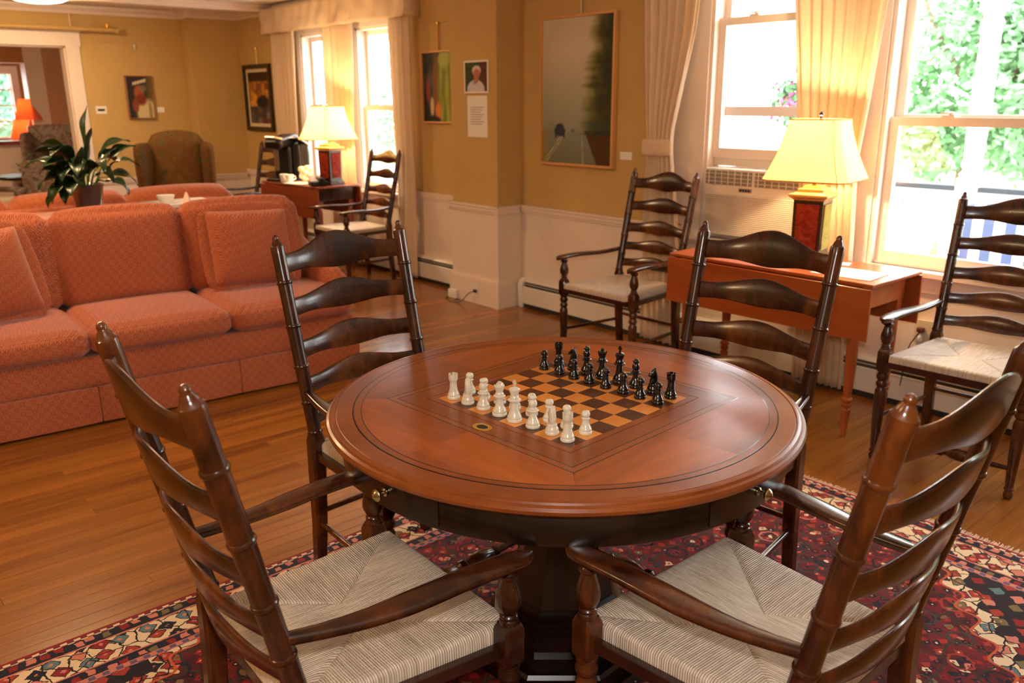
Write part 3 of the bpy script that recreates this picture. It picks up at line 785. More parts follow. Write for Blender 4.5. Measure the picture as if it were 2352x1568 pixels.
# ------------------------------------------------------------------ ladder-back rush chairs
WT, WB, YB, RK, H, Z5, WF, ZA, YF = 0.230, 0.221, -0.208, 0.134, 1.116, 0.514, 0.268, 0.619, 0.22
RINGS = [0.974, 0.842, 0.718, 0.608, 0.514]
def post_at(z, s):
    t = (z - Z5) / (H - Z5)
    return Vector((s * (WB + (WT - WB) * t), YB - RK * t, z))
def chair_parts(root):
    cw, cd = M['chairwood'], M['chairdark']
    for s in (1, -1):
        mb = MB()
        # square lower leg with chamfered shoulders
        sec = []
        for z, hw, dy in ((0, 0.0165, -0.030), (0.02, 0.018, -0.028), (0.20, 0.0205, -0.010), (0.42, 0.0235, 0.0), (0.488, 0.0235, 0.0), (0.512, 0.017, 0.0)):
            c = 0.006
            x0, y0 = s * WB, YB + dy
            sec.append([(x0 + a * hw + (-c if abs(k) else 0) * 0, y0 + b * hw, z) for a, b, k in ((1, 0.7, 0), (0.7, 1, 0), (-0.7, 1, 0), (-1, 0.7, 0), (-1, -0.7, 0), (-0.7, -1, 0), (0.7, -1, 0), (1, -0.7, 0))])
        mb.loft(sec)
        p0, p1 = post_at(0.505, s), post_at(H, s)
        ax = (p1 - p0); L = ax.length
        def zz(z): return (z - 0.505) / (H - 0.505) * L
        prof = [(0.0185, 0.0)]
        marks = [0.508] + list(reversed(RINGS)) + [1.075]
        for a, b in zip(marks[:-1], marks[1:]):
            if a in RINGS: prof += [(0.0214, zz(a) - 0.006), (0.0222, zz(a) - 0.0055), (0.0240, zz(a) - 0.002), (0.0240, zz(a) + 0.002), (0.0222, zz(a) + 0.0055), (0.0212, zz(a) + 0.006)]
            if b - a > 0.02: prof += [(0.0209, zz(a) + 0.02), (0.0207, zz((a + b) / 2)), (0.0211, zz(b) - 0.016)]
        prof += [(0.0214, zz(1.077)), (0.0205, zz(1.083)), (0.0168, zz(1.0865)), (0.0160, zz(1.0885)), (0.0150, zz(1.0895)), (0.0140, zz(1.094)), (0.0098, zz(1.101)), (0.0088, zz(1.104)), (0.0096, zz(1.107)), (0.0082, zz(1.112)), (0.004, zz(1.116)), (0, zz(1.1165))]
        mb.lathe(prof, p0, ax, seg=16)
        mb.build('back_post', cw, root, angle=0.6)
    SL = [(0.999, 1.056, 0.046, 0.010), (0.869, 0.921, 0.029, 0.006), (0.740, 0.791, 0.026, 0.006), (0.633, 0.679, 0.023, 0.005), (0.535, 0.580, 0.021, 0.005)]
    for zb, zt, rise, dip in SL:
        rings = []
        n = 24
        for i in range(n + 1):
            u = -1 + 2 * i / n
            b1 = 0.5 + 0.5 * cos(pi * min(1, abs(u) / 0.80))
            b2 = (0.5 + 0.5 * cos(pi * min(1, abs(u) / 0.5)))
            top = zt + rise * b1
            bot = zb - dip * b2 + 0.003 * sin(pi * min(1, max(0, (abs(u) - 0.35) / 0.6)))
            w = post_at((zb + zt) / 2, 1).x - 0.004
            ring = []
            th = 0.0065
            for z, dy in ((bot, -th * 0.6), (bot - 0.0012, 0), (bot, th * 0.6), (bot + 0.004, th), (top - 0.005, th), (top, th * 0.55), (top + 0.0015, 0), (top, -th * 0.55), (top - 0.005, -th), (bot + 0.004, -th)):
                y = post_at(z, 1).y - 0.042 * (1 - u * u)
                ring.append((u * w, y + dy, z))
            rings.append(ring)
        MB().loft(rings).build('slat', cw, root, angle=0.7)
    for s in (1, -1):
        mb = MB()
        x0 = s * WF
        mb.lathe([(0.010, 0), (0.0145, 0.002), (0.0180, 0.012), (0.0180, 0.022), (0.0130, 0.032), (0.0125, 0.036), (0.0185, 0.040), (0.0185, 0.046), (0.0150, 0.050), (0.0160, 0.060), (0.0190, 0.12), (0.0225, 0.22), (0.0240, 0.29), (0.0235, 0.318), (0.0175, 0.330), (0.0170, 0.333), (0.0225, 0.340), (0.0235, 0.350), (0.0180, 0.360), (0.0175, 0.364), (0.0235, 0.372), (0.0240, 0.384), (0.0190, 0.394), (0.0190, 0.398), (0.0235, 0.402), (0.0235, 0.410), (0.012, 0.412)], (x0, YF, 0), seg=16)
        b = 0.0245
        mb.loft([[(x0 + a * h2, YF + c * h2, z) for a, c in ((1, 0.8), (0.8, 1), (-0.8, 1), (-1, 0.8), (-1, -0.8), (-0.8, -1), (0.8, -1), (1, -0.8))] for z, h2 in ((0.408, b * 0.8), (0.418, b), (0.487, b), (0.502, b * 0.74))])
        mb.lathe([(0.012, 0.498), (0.0190, 0.500), (0.0205, 0.505), (0.0190, 0.510), (0.0165, 0.512), (0.0180, 0.514), (0.0190, 0.518), (0.0175, 0.521), (0.0150, 0.523), (0.0190, 0.529), (0.0240, 0.540), (0.0258, 0.552), (0.0245, 0.566), (0.0195, 0.584), (0.0158, 0.596), (0.0150, 0.601), (0.0180, 0.604), (0.0215, 0.607), (0.0215, 0.612), (0.0170, 0.615), (0.0150, 0.620)], (x0, YF, 0), seg=16)
        mb.build('front_leg', cw, root, angle=0.6)
    for s in (1, -1):
        rings = []
        n = 22
        for i in range(n + 1):
            t = i / n
            y = (YB - 0.026) + (YF + 0.058 - (YB - 0.026)) * t
            x = s * (WB + 0.004 + (WF - WB - 0.002) * (t ** 0.8) + 0.010 * sin(pi * t) )
            z = 0.631 + 0.010 * (1 - t) ** 2 - 0.006 * sin(2 * pi * t) 
            w = 0.0125 + 0.0175 * min(1, t / 0.45) ** 1.2
            if t > 0.90: w *= sqrt(max(0.02, 1 - ((t - 0.90) / 0.102) ** 2))
            th = 0.0105
            ring = [(x + a * w, y, z + c * th) for a, c in ((1, 0.25), (0.86, 0.8), (0.5, 1), (-0.5, 1), (-0.86, 0.8), (-1, 0.25), (-0.92, -0.6), (-0.6, -1), (0.6, -1), (0.92, -0.6))]
            rings.append(ring)
        MB().loft(rings).build('arm', cw, root, angle=0.9)
    # rush seat: four triangular panels meeting along grooves
    cor = [Vector((-0.238, YF + 0.020)), Vector((0.238, YF + 0.020)), Vector((0.203, YB + 0.004)), Vector((-0.203, YB + 0.004))]
    ZS = 0.484
    mid = [Vector((-0.045, 0.01)), Vector((0.045, 0.01))]
    V, F, UVs = [], [], []
    def panel(e0, e1, i0, i1, ax):
        """outer edge e0->e1, inner edge i0->i1; cords run perpendicular to the edge"""
        nu, nv = 28, 14
        base = len(V)
        nrm = ((e0 + e1) / 2 - (i0 + i1) / 2).normalized()
        for a in range(nv + 1):
            t = a / nv
            for b in range(nu + 1):
                u = b / nu
                if a < 4:           # wrap down over the rail
                    ang = (pi / 2) * (1 - a / 4)
                    p = e0.lerp(e1, u); r = 0.016
                    off = nrm * (r * sin(ang) - 0.0)
                    z = ZS - 0.016 + r * cos(ang)
                    if a == 0: z = ZS - 0.040
                    q = p - nrm * 0.004 + off
                else:
                    tt = (a - 4) / (nv - 4)
                    q = e0.lerp(e1, u).lerp(i0.lerp(i1, u), tt)
                    du = min(u, 1 - u) * 2
                    z = ZS - 0.010 * tt ** 0.8 + 0.002 * sin(pi * min(1, tt * 1.2))
                    if b in (0, nu): z -= 0.004 + 0.003 * tt
                    elif b in (1, nu - 1): z -= 0.0005
                V.append((q.x, q.y, z))
        for a in range(nv):
            for b in range(nu):
                F.append((base + a * (nu + 1) + b, base + a * (nu + 1) + b + 1, base + (a + 1) * (nu + 1) + b + 1, base + (a + 1) * (nu + 1) + b))
                for (aa, bb) in ((a, b), (a, b + 1), (a + 1, b + 1), (a + 1, b)):
                    x, y, z = V[base + aa * (nu + 1) + bb]
                    UVs.append((x, y) if ax == 'x' else (y, x))
    panel(cor[0], cor[1], mid[0], mid[1], 'y')
    panel(cor[1], cor[2], mid[1], mid[1], 'x')
    panel(cor[2], cor[3], mid[1], mid[0], 'y')
    panel(cor[3], cor[0], mid[0], mid[0], 'x')
    mb = MB(); mb.v = V; mb.f = [tuple(reversed(f)) for f in F]
    st = mb.build('rush_seat', M['rush'], root, angle=2.5)
    uvl = st.data.uv_layers.new(name='UVMap')
    k = 0
    for pi_, poly in enumerate(st.data.polygons):
        us = UVs[pi_ * 4: pi_ * 4 + 4][::-1]
        for li, uvv in zip(poly.loop_indices, us): uvl.data[li].uv = uvv
    # rails below the rush
    def rail(a, b, z, hh, hw, nm, m):
        d = (Vector(b) - Vector(a)); L = d.length; rz = math.atan2(d.y, d.x)
        c = (Vector(a) + Vector(b)) / 2
        MB().box((c.x, c.y, z), (L, hw, hh), rz).build(nm, m, root, smooth=False)
    rail((-WF + 0.02, YF + 0.026), (WF - 0.02, YF + 0.026), 0.442, 0.026, 0.018, 'seat_rail', cd)
    rail((-WB + 0.02, YB), (WB - 0.02, YB), 0.442, 0.026, 0.018, 'seat_rail', cd)
    for s in (1, -1):
        rail((s * (WB + 0.004), YB + 0.02), (s * (WF - 0.004), YF - 0.02), 0.442, 0.026, 0.018, 'seat_rail', cd)
    for s in (1, -1):
        MB().tube([(s * WB, YB - 0.012, 0.20), (s * (WB + WF) / 2, 0, 0.20), (s * WF, YF, 0.20)], [0.0085, 0.0105, 0.0085], 10).build('stretcher', cw, root)
    MB().tube([(-WB, YB - 0.01, 0.235), (0, YB - 0.01, 0.235), (WB, YB - 0.01, 0.235)], [0.0085, 0.010, 0.0085], 10).build('stretcher', cw, root)
    prof = [(0.008, 0.0), (0.011, 0.06), (0.012, 0.115), (0.018, 0.12), (0.018, 0.128), (0.0125, 0.132), (0.020, 0.15), (0.0255, 0.18), (0.026, 0.20), (0.0225, 0.225), (0.0150, 0.246), (0.0150, 0.250), (0.0225, 0.258), (0.0225, 0.278)]
    full = prof + [(r, 2 * 0.268 - z) for r, z in reversed(prof)]
    MB().lathe(full, (-WF, YF, 0.125), (1, 0, 0), seg=14).build('turned_stretcher', cw, root, angle=0.6)

CH = [
    (-1.389, 0.739, -2.0, RT_Z, 'ladder-back armchair with rush seat drawn up to the games table beside the white chess pieces', 'chairs at the games table'),
    (-0.805, 1.352, 90.1, RT_Z, 'ladder-back armchair with rush seat at the games table, its back towards the window table', 'chairs at the games table'),
    (-2.058, 1.365, -86.5, RT_Z, 'ladder-back armchair tucked under the games table, its back towards the orange sofa', 'chairs at the games table'),
    (-1.441, 1.991, 183.8, RT_Z, 'ladder-back armchair tucked under the games table beside the black chess pieces', 'chairs at the games table'),
    (-1.281, 3.640, 182.7, 0.0, 'dark ladder-back armchair in front of the large window by the drop-leaf table', 'chairs along the window wall'),
    (-3.205, 3.628, 180.3, 0.0, 'dark ladder-back armchair under the foggy road painting by the drop-leaf table', 'chairs along the window wall'),
    (-6.36, 3.71, 178.0, 0.0, 'dark ladder-back armchair between the lamp table and the white pier', 'chairs along the window wall'),
    (-8.36, 3.64, 183.0, 0.0, 'dark ladder-back armchair half hidden behind the black coffee machine', 'chairs along the window wall'),
]
proto = None
for x, y, a, z, lab, grp in CH:
    if proto is None:
        proto = thing('ladderback_armchair', lab, 'chair', (x, y, z), radians(a), grp)
        chair_parts(proto); kids = [c for c in bpy.data.objects if c.parent == proto]
    else:
        r = proto.copy(); COL.objects.link(r)
        r.location = (x, y, z); r.rotation_euler = (0, 0, radians(a)); r['label'] = lab; r['group'] = grp
        for c in kids:
            k = c.copy(); COL.objects.link(k); k.parent = r

# ------------------------------------------------------------------ terracotta sofa facing the games table
def make_sofa(name, label, loc, rz, group=None):
    """local frame: +x is the front, y runs along the sofa, right end at y=0"""
    s = thing(name, label, 'sofa', loc, rz, group)
    W = 2.10
    f = M['sofa']
    # upholstered base and skirt
    mb = MB(); mb.cushion((-0.475, -W / 2 + 0.02, 0.265), (0.90, W, 0.17), 0.03, n=6)
    mb.build('base', f, s)
    mb = MB()
    for y0, y1 in ((0.03, -0.6715), (-0.6725, -1.3615), (-1.3625, -W + 0.01)):
        mb.cushion((-0.012, (y0 + y1) / 2, 0.104), (0.024, y0 - y1, 0.182), 0.008, n=4)
    mb.build('skirt_front', f, s)
    mb = MB(); mb.cushion((-0.475, 0.02, 0.104), (0.90, 0.022, 0.182), 0.008, n=4)
    mb.build('skirt_side', f, s)
    mb = MB(); mb.cushion((-0.475, -W + 0.02, 0.104), (0.90, 0.022, 0.182), 0.008, n=4)
    mb.build('skirt_side', f, s)
    # back frame
    mb = MB(); mb.cushion((-0.90, -W / 2 + 0.02, 0.56), (0.12, W - 0.04, 0.66), 0.05, n=8)
    mb.build('back_frame', f, s)
    # three seat cushions with piping
    cs = [(0.0, -0.695), (-0.700, -1.375), (-1.380, -2.075)]
    for y0, y1 in cs:
        yc, L = (y0 + y1) / 2 + 0.01, y0 - y1
        c = MB().cushion((-0.325, yc, 0.412), (0.67, L - 0.006, 0.125), 0.045, 0.022, n=12).build('seat_cushion', f, s)
        pts = []
        for k in range(41):
            a = k / 40
            pts.append((-0.006, yc - (L - 0.09) / 2 + (L - 0.09) * a, 0.460))
        MB().tube(pts, 0.005, 6).build('piping', f, c)
        MB().tube([(x, y, 0.362) for x, y, z in pts], 0.005, 6).build('piping', f, c)
    # three loose back cushions
    T = Matrix.Rotation(radians(-14), 3, 'Y')
    for y0, y1 in ((-0.02, -0.70), (-0.705, -1.375), (-1.38, -2.06)):
        yc, L = (y0 + y1) / 2 + 0.01, y0 - y1
        MB().cushion((-0.745, yc, 0.690), (0.21, L + 0.010, 0.51), 0.068, 0.032, n=12, M=T).build('back_cushion', f, s)
    # low sloping arms set back behind the T-shaped cushions
    for ya in (0.035, -2.10):
        def wp(p, q):
            t = (p.x + 0.33) / 0.66
            p = p.copy(); p.z += -0.13 * t if q[2] > 0 else 0
            p.z += (0.05 * (1 - t) ** 3) if q[2] > 0 else 0
            return p
        MB().cushion((-0.56, ya, 0.44), (0.66, 0.15, 0.46), 0.07, 0.015, n=12, warp=wp).build('arm', f, s)
    return s
make_sofa('sofa', 'terracotta fret-weave sofa with three seat cushions facing the games table', (-4.115, 2.36, 0.0), radians(-4.0))
def pillow(name, label, loc, rot, size=0.50):
    o = MB().cushion((0, 0, 0), (size, 0.15, size * 0.94), 0.07, 0.035, n=14,
                     warp=lambda p, q: Vector((p.x * (1 + 0.05 * abs(q[2]) ** 4 * 1), p.y * (1 - 0.75 * max(abs(q[0]), abs(q[2])) ** 5), p.z * (1 + 0.05 * abs(q[0]) ** 4)))).build(name, M['sofa'], loc=loc, rot=rot)
    return tag(o, label, 'pillow', 'throw pillows on the sofa')
pillow('throw_pillow', 'square terracotta throw pillow leaning at the sofa end beside the ladder-back chair', (-4.655, 2.02, 0.70), (radians(-20), radians(2), radians(84)))
pillow('throw_pillow', 'square terracotta throw pillow leaning at the sofa end beyond the potted plant', (-4.70, 0.66, 0.70), (radians(-22), radians(-4), radians(98)))

# second sofa, back to back with the first, and the narrow table between them
make_sofa('sofa', 'matching terracotta sofa seen from behind, beyond the narrow plant table', (-6.78, 0.42, 0.0), radians(176))
SZ = 0.880
st = thing('sofa_table', 'long narrow wooden console table behind the terracotta sofa', 'table', (-5.50, 1.30, 0), radians(-4))
MB().cushion((0, 0, SZ - 0.014), (0.40, 1.90, 0.028), 0.006, n=4).build('table_top', M['cherry'], st)
MB().span(-0.17, 0.17, -0.88, 0.88, SZ - 0.11, SZ - 0.028).build('apron', M['darkwood'], st, smooth=False)
for a in (-1, 1):
    for b in (-1, 1):
        MB().loft([[(a * 0.15 + i * w, b * 0.86 + j * w, z) for i, j in ((-1, -1), (1, -1), (1, 1), (-1, 1))] for z, w in ((0, 0.014), (SZ - 0.11, 0.022))]).build('leg', M['darkwood'], st, smooth=False)

# potted peace lily
PP = at_x(207, 486, -5.50); PP.z = SZ + 0.0005
pl = thing('potted_plant', 'peace lily with dark drooping leaves in a metal pot on the console table', 'plant', PP)
MB().lathe([(0.060, 0), (0.066, 0.002), (0.092, 0.158), (0.095, 0.162), (0.092, 0.166), (0.088, 0.162), (0.080, 0.135), (0.0, 0.135)], seg=32).build('pot', plain('pewter_pot', rgb(136, 130, 124), 0.2, 0.75, var=0.1), pl)
MB().lathe([(0.0, 0.136), (0.079, 0.138), (0.05, 0.146), (0, 0.150)], seg=20, cap=False).build('soil', plain('potting_soil', rgb(48, 34, 24), 0.95, var=0.3, vscale=90), pl)
leafm = plain('lily_leaf', rgb(26, 50, 18), 0.35, var=0.35, vscale=14, coat=0.2)
stemm = plain('lily_stem', rgb(96, 128, 58), 0.5)
rl = random.Random(21)
def leaf(base, tip, length, width, droop, twist):
    base, tip = Vector(base), Vector(tip)
    # petiole, then an arching blade
    d = (tip - base); n = 5
    mid = base.lerp(tip, 0.5) + Vector((0, 0, 0.03))
    mbs = MB(); mbs.tube([base, mid, tip], [0.004, 0.0035, 0.003], 6)
    dirh = Vector((d.x, d.y, 0)); 
    if dirh.length < 1e-3: dirh = Vector((0.3, 1, 0))
    dirh.normalize()
    side = Vector((-dirh.y, dirh.x, 0)); side = (side * cos(twist) + Vector((0, 0, 1)) * sin(twist)).normalized()
    rows = []; m = 12
    el0 = math.atan2(d.z, Vector((d.x, d.y, 0)).length)
    p = tip.copy(); a = el0
    for i in range(m + 1):
        t = i / m
        w = width * (sin(pi * min(1, t ** 0.75)) ** 0.9) * (1 - 0.15 * t)
        w = max(w, 0.0012)
        up = Vector((0, 0, 1)) * cos(a) - dirh * sin(a)
        wv = 0.006 * sin(9 * t + base.x * 90)
        rows.append([p - side * w + up * (w * 0.22 + wv), p - side * w * 0.5 + up * w * 0.06, p, p + side * w * 0.5 + up * w * 0.06, p + side * w + up * (w * 0.22 - wv)])
        p = p + (dirh * cos(a) + Vector((0, 0, 1)) * sin(a)) * (length / m)
        a -= droop / m
    mb = MB()
    top = [[q + Vector((0, 0, 0.0006)) for q in r] for r in rows]; bot = [[q - Vector((0, 0, 0.0006)) for q in r] for r in rows]
    rings = [t_ + list(reversed(b_)) for t_, b_ in zip(top, bot)]
    mb.loft(rings)
    o = mb.build('leaf', leafm, pl, angle=2.5)
    mbs.build('leaf_stalk', stemm, o)
# image-plane axes on the table: y is across the picture, x towards the viewer
specs = [  # across, toward, blade start z, length, width, droop, twist
    (0.018, 0.004, 0.35, 0.27, 0.046, 0.25, 1.2), (0.02, 0.02, 0.30, 0.20, 0.04, 0.3, 0.2), (0.10, 0.0, 0.32, 0.22, 0.038, 1.6, 0.3), (0.14, 0.02, 0.30, 0.19, 0.034, 1.2, 0.6),
    (0.13, 0.05, 0.26, 0.22, 0.036, 2.2, 0.1), (0.10, -0.06, 0.26, 0.20, 0.036, 1.8, -0.4), (-0.09, 0.05, 0.30, 0.24, 0.048, 1.9, 0.3), (-0.12, 0.0, 0.28, 0.26, 0.050, 1.7, 0.5),
    (-0.14, -0.06, 0.26, 0.24, 0.046, 1.8, -0.3), (-0.10, 0.10, 0.24, 0.22, 0.046, 2.3, 0.2), (-0.06, 0.12, 0.26, 0.22, 0.044, 2.4, 0.0), (0.04, 0.10, 0.22, 0.18, 0.036, 2.2, 0.4),
    (-0.13, 0.03, 0.20, 0.24, 0.044, 1.9, 0.6), (-0.10, 0.09, 0.17, 0.22, 0.044, 2.0, 0.2), (0.12, 0.03, 0.20, 0.20, 0.032, 2.0, 0.5), (0.09, 0.08, 0.18, 0.18, 0.032, 2.0, 0.2),
    (-0.06, 0.06, 0.22, 0.20, 0.05, 1.2, 0.7), (-0.03, 0.08, 0.20, 0.20, 0.05, 1.0, 0.9), (0.05, -0.08, 0.24, 0.2, 0.04, 1.6, 0.2), (-0.05, -0.09, 0.26, 0.22, 0.044, 1.8, 0.2),
    (-0.15, 0.05, 0.15, 0.2, 0.04, 1.6, 0.3), (0.07, 0.02, 0.26, 0.17, 0.03, 0.9, 1.0), (-0.07, -0.03, 0.30, 0.22, 0.044, 1.5, 0.8), (0.13, -0.03, 0.17, 0.18, 0.03, 1.9, 0.4), (-0.11, 0.02, 0.24, 0.22, 0.046, 2.1, 0.9)]
for k in range(16):
    specs.append((rl.uniform(-0.17, 0.02), rl.uniform(-0.05, 0.13), rl.uniform(0.16, 0.29), rl.uniform(0.17, 0.24), rl.uniform(0.040, 0.054), rl.uniform(1.2, 2.3), rl.uniform(-0.2, 0.9)))
for ac, tw, z, L, w, dr_, twi in specs:
    if ac < -0.03: ac *= 0.82; L *= 0.9
    b = (tw * 0.2 + rl.uniform(-0.01, 0.01), ac * 0.25, 0.142)
    leaf(b, (tw, ac, z), L, w * 1.15, dr_, twi)

# tray with bowl and napkin
TP = at_x(412, 468, -5.46); TP.z = SZ + 0.0005
tray = thing('serving_tray', 'white serving tray lying on the console table behind the sofa', 'tray', TP, radians(4))
MB().cushion((0, 0, 0.006), (0.26, 0.40, 0.010), 0.004, n=4).build('tray_base', M['porcelain'], tray)
mb = MB()
for a in (-1, 1):
    mb.cushion((a * 0.125, 0, 0.016), (0.010, 0.40, 0.024), 0.004, n=4); mb.cushion((0, a * 0.195, 0.016), (0.25, 0.010, 0.024), 0.004, n=4)
mb.build('tray_lip', M['porcelain'], tray)
o = MB().lathe([(0.020, 0), (0.024, 0.001), (0.024, 0.006), (0.040, 0.022), (0.052, 0.048), (0.055, 0.060), (0.052, 0.0605), (0.048, 0.048), (0.034, 0.022), (0, 0.014)], seg=28).build('small_bowl', M['porcelain'], loc=(TP.x, TP.y - 0.08, TP.z + 0.0115))
tag(o, 'white porcelain bowl standing on the serving tray', 'bowl')
mb = MB(); mb.lathe([(0.045, 0), (0.030, 0.03), (0.012, 0.062), (0.0, 0.072)], seg=9, flat=0.6)
tag(mb.build('folded_napkin', plain('pink_napkin', rgb(226, 190, 170), 0.9), loc=(TP.x, TP.y + 0.05, TP.z + 0.0115)), 'pale pink napkin folded to a point on the serving tray', 'napkin')
o = MB().lathe([(0.03, 0), (0.05, 0.004), (0.062, 0.010), (0.060, 0.011), (0.03, 0.006), (0, 0.006)], seg=24).build('saucer', M['porcelain'], loc=(TP.x + 0.02, TP.y + 0.13, TP.z + 0.0115))
tag(o, 'small white saucer at the end of the serving tray', 'saucer')

# ------------------------------------------------------------------ wing chair
wc = thing('wing_chair', 'faded brown and green tapestry wing chair by the far wall', 'armchair', (-8.40, 2.96, 0), radians(65))
wc.scale = (0.94, 0.94, 0.955)
tp = M['tapestry']     # local +y... chair faces -y
def rb(nm, c, sz, r=0.05, puff=0.01, m=None, Mx=None, par=wc, warp=None):
    return MB().cushion(c, sz, r, puff, n=10, M=Mx, warp=warp).build(nm, m or tp, par)
rb('seat_base', (0, 0, 0.27), (0.66, 0.64, 0.22), 0.04)
rb('seat_cushion', (0, -0.03, 0.43), (0.52, 0.60, 0.13), 0.05, 0.015)
rb('backrest', (0, 0.30, 0.82), (0.56, 0.15, 0.84), 0.07, 0.02, Mx=Matrix.Rotation(radians(-8), 3, 'X'), warp=lambda p, q: Vector((p.x, p.y, p.z + 0.05 * (1 - q[0] ** 2) * max(0, q[2]))))
for s in (-1, 1):
    rb('wing', (s * 0.315, 0.16, 0.91), (0.085, 0.32, 0.54), 0.04, 0.01, Mx=Matrix.Rotation(s * radians(14), 3, 'Z'), warp=lambda p, q: Vector((p.x, p.y * (0.72 + 0.28 * max(0, min(1, (p.z + 0.27) / 0.4))), p.z)))
    rb('arm', (s * 0.325, -0.08, 0.50), (0.14, 0.58, 0.26), 0.06, 0.01)
    for y in (-0.27, 0.27):
        MB().loft([[(s * 0.27 + i * w, y + j * w, z) for i, j in ((-1, -1), (1, -1), (1, 1), (-1, 1))] for z, w in ((0, 0.016), (0.17, 0.026))]).build('leg', M['chairdark'], wc, smooth=False)
op = at_x(315, 436, -7.55)
ot = thing('tub_chair', 'red-brown tub chair with rounded arms beside the wing chair', 'armchair', (op.x, op.y, 0), radians(-60))
rb('seat', (0, -0.03, 0.36), (0.50, 0.52, 0.22), 0.05, 0.012, m=M['sofa'], par=ot)
rb('backrest', (0, 0.27, 0.46), (0.64, 0.12, 0.56), 0.055, 0.0, par=ot)
for a in (-1, 1):
    rb('arm', (a * 0.29, -0.02, 0.45), (0.11, 0.52, 0.54), 0.05, 0.0, par=ot)
    for b in (-1, 1): MB().lathe([(0.014, 0), (0.024, 0.26)], (a * 0.23, b * 0.20, 0), seg=10).build('leg', M['chairdark'], ot)

# ------------------------------------------------------------------ drop-leaf tables and lamps
def drop_leaf(name, label, loc, rz, L, Wd, ztop, leaf, m=None, group=None, far_leaf=True):
    m = m or M['cherry']
    t = thing(name, label, 'table', loc, rz, group)
    mb = MB(); mb.cushion((0, 0, ztop - 0.010), (L, Wd, 0.020), 0.006, n=6); mb.build('table_top', m, t)
    for s in ((-1, 1) if far_leaf else (-1,)):
        mb = MB(); mb.cushion((0, s * (Wd / 2 + 0.006), ztop - 0.022 - leaf / 2), (L, 0.018, leaf), 0.006, n=6); lf = mb.build('drop_leaf', m, t)
        for x in (-L * 0.3, L * 0.3):
            MB().span(x - 0.018, x + 0.018, s * (Wd / 2 - 0.02), s * (Wd / 2 - 0.0035), ztop - 0.034, ztop - 0.0215).build('hinge', M['brass'], lf, smooth=False)
    mb = MB(); mb.span(-L / 2 + 0.06, L / 2 - 0.06, -Wd / 2 + 0.03, Wd / 2 - 0.03, ztop - 0.135, ztop - 0.020); mb.build('apron', M['chairdark'] if m is M['cherry2'] else m, t, smooth=False)
    for a in (-1, 1):
        for b in (-1, 1):
            c = (a * (L / 2 - 0.09), b * (Wd / 2 - 0.055), 0)
            k = MB(); k.lathe([(0.008, 0), (0.012, 0.003), (0.020, 0.10), (0.022, 0.135), (0.014, 0.143), (0.022, 0.150), (0.024, 0.160), (0.017, 0.168), (0.026, 0.178), (0.026, 0.186), (0.018, 0.195), (0.021, 0.24), (0.026, 0.38), (0.026, ztop - 0.21), (0.020, ztop - 0.20), (0.027, ztop - 0.19)], c, seg=14)
            k.span(c[0] - 0.026, c[0] + 0.026, c[1] - 0.026, c[1] + 0.026, ztop - 0.192, ztop - 0.021)
            k.build('leg', m, t)
    return t
M['cherry2'] = wood('old_cherry_wood', rgb(112, 42, 20), rgb(146, 62, 28), 4, (0.15, 1, 1), 0.35, 0.2)
drop_leaf('drop_leaf_table', 'cherry drop-leaf table with lamp in front of the air conditioner window', (-2.22, 3.735, 0), 0, 1.11, 0.475, 0.742, 0.235)
T2 = Vector((-7.22, 3.76, 0)); T2R = radians(5)
drop_leaf('drop_leaf_table', 'dark cherry drop-leaf table carrying coffee things in front of the far windows', T2, T2R, 0.96, 0.44, 0.79, 0.26, M['cherry2'])

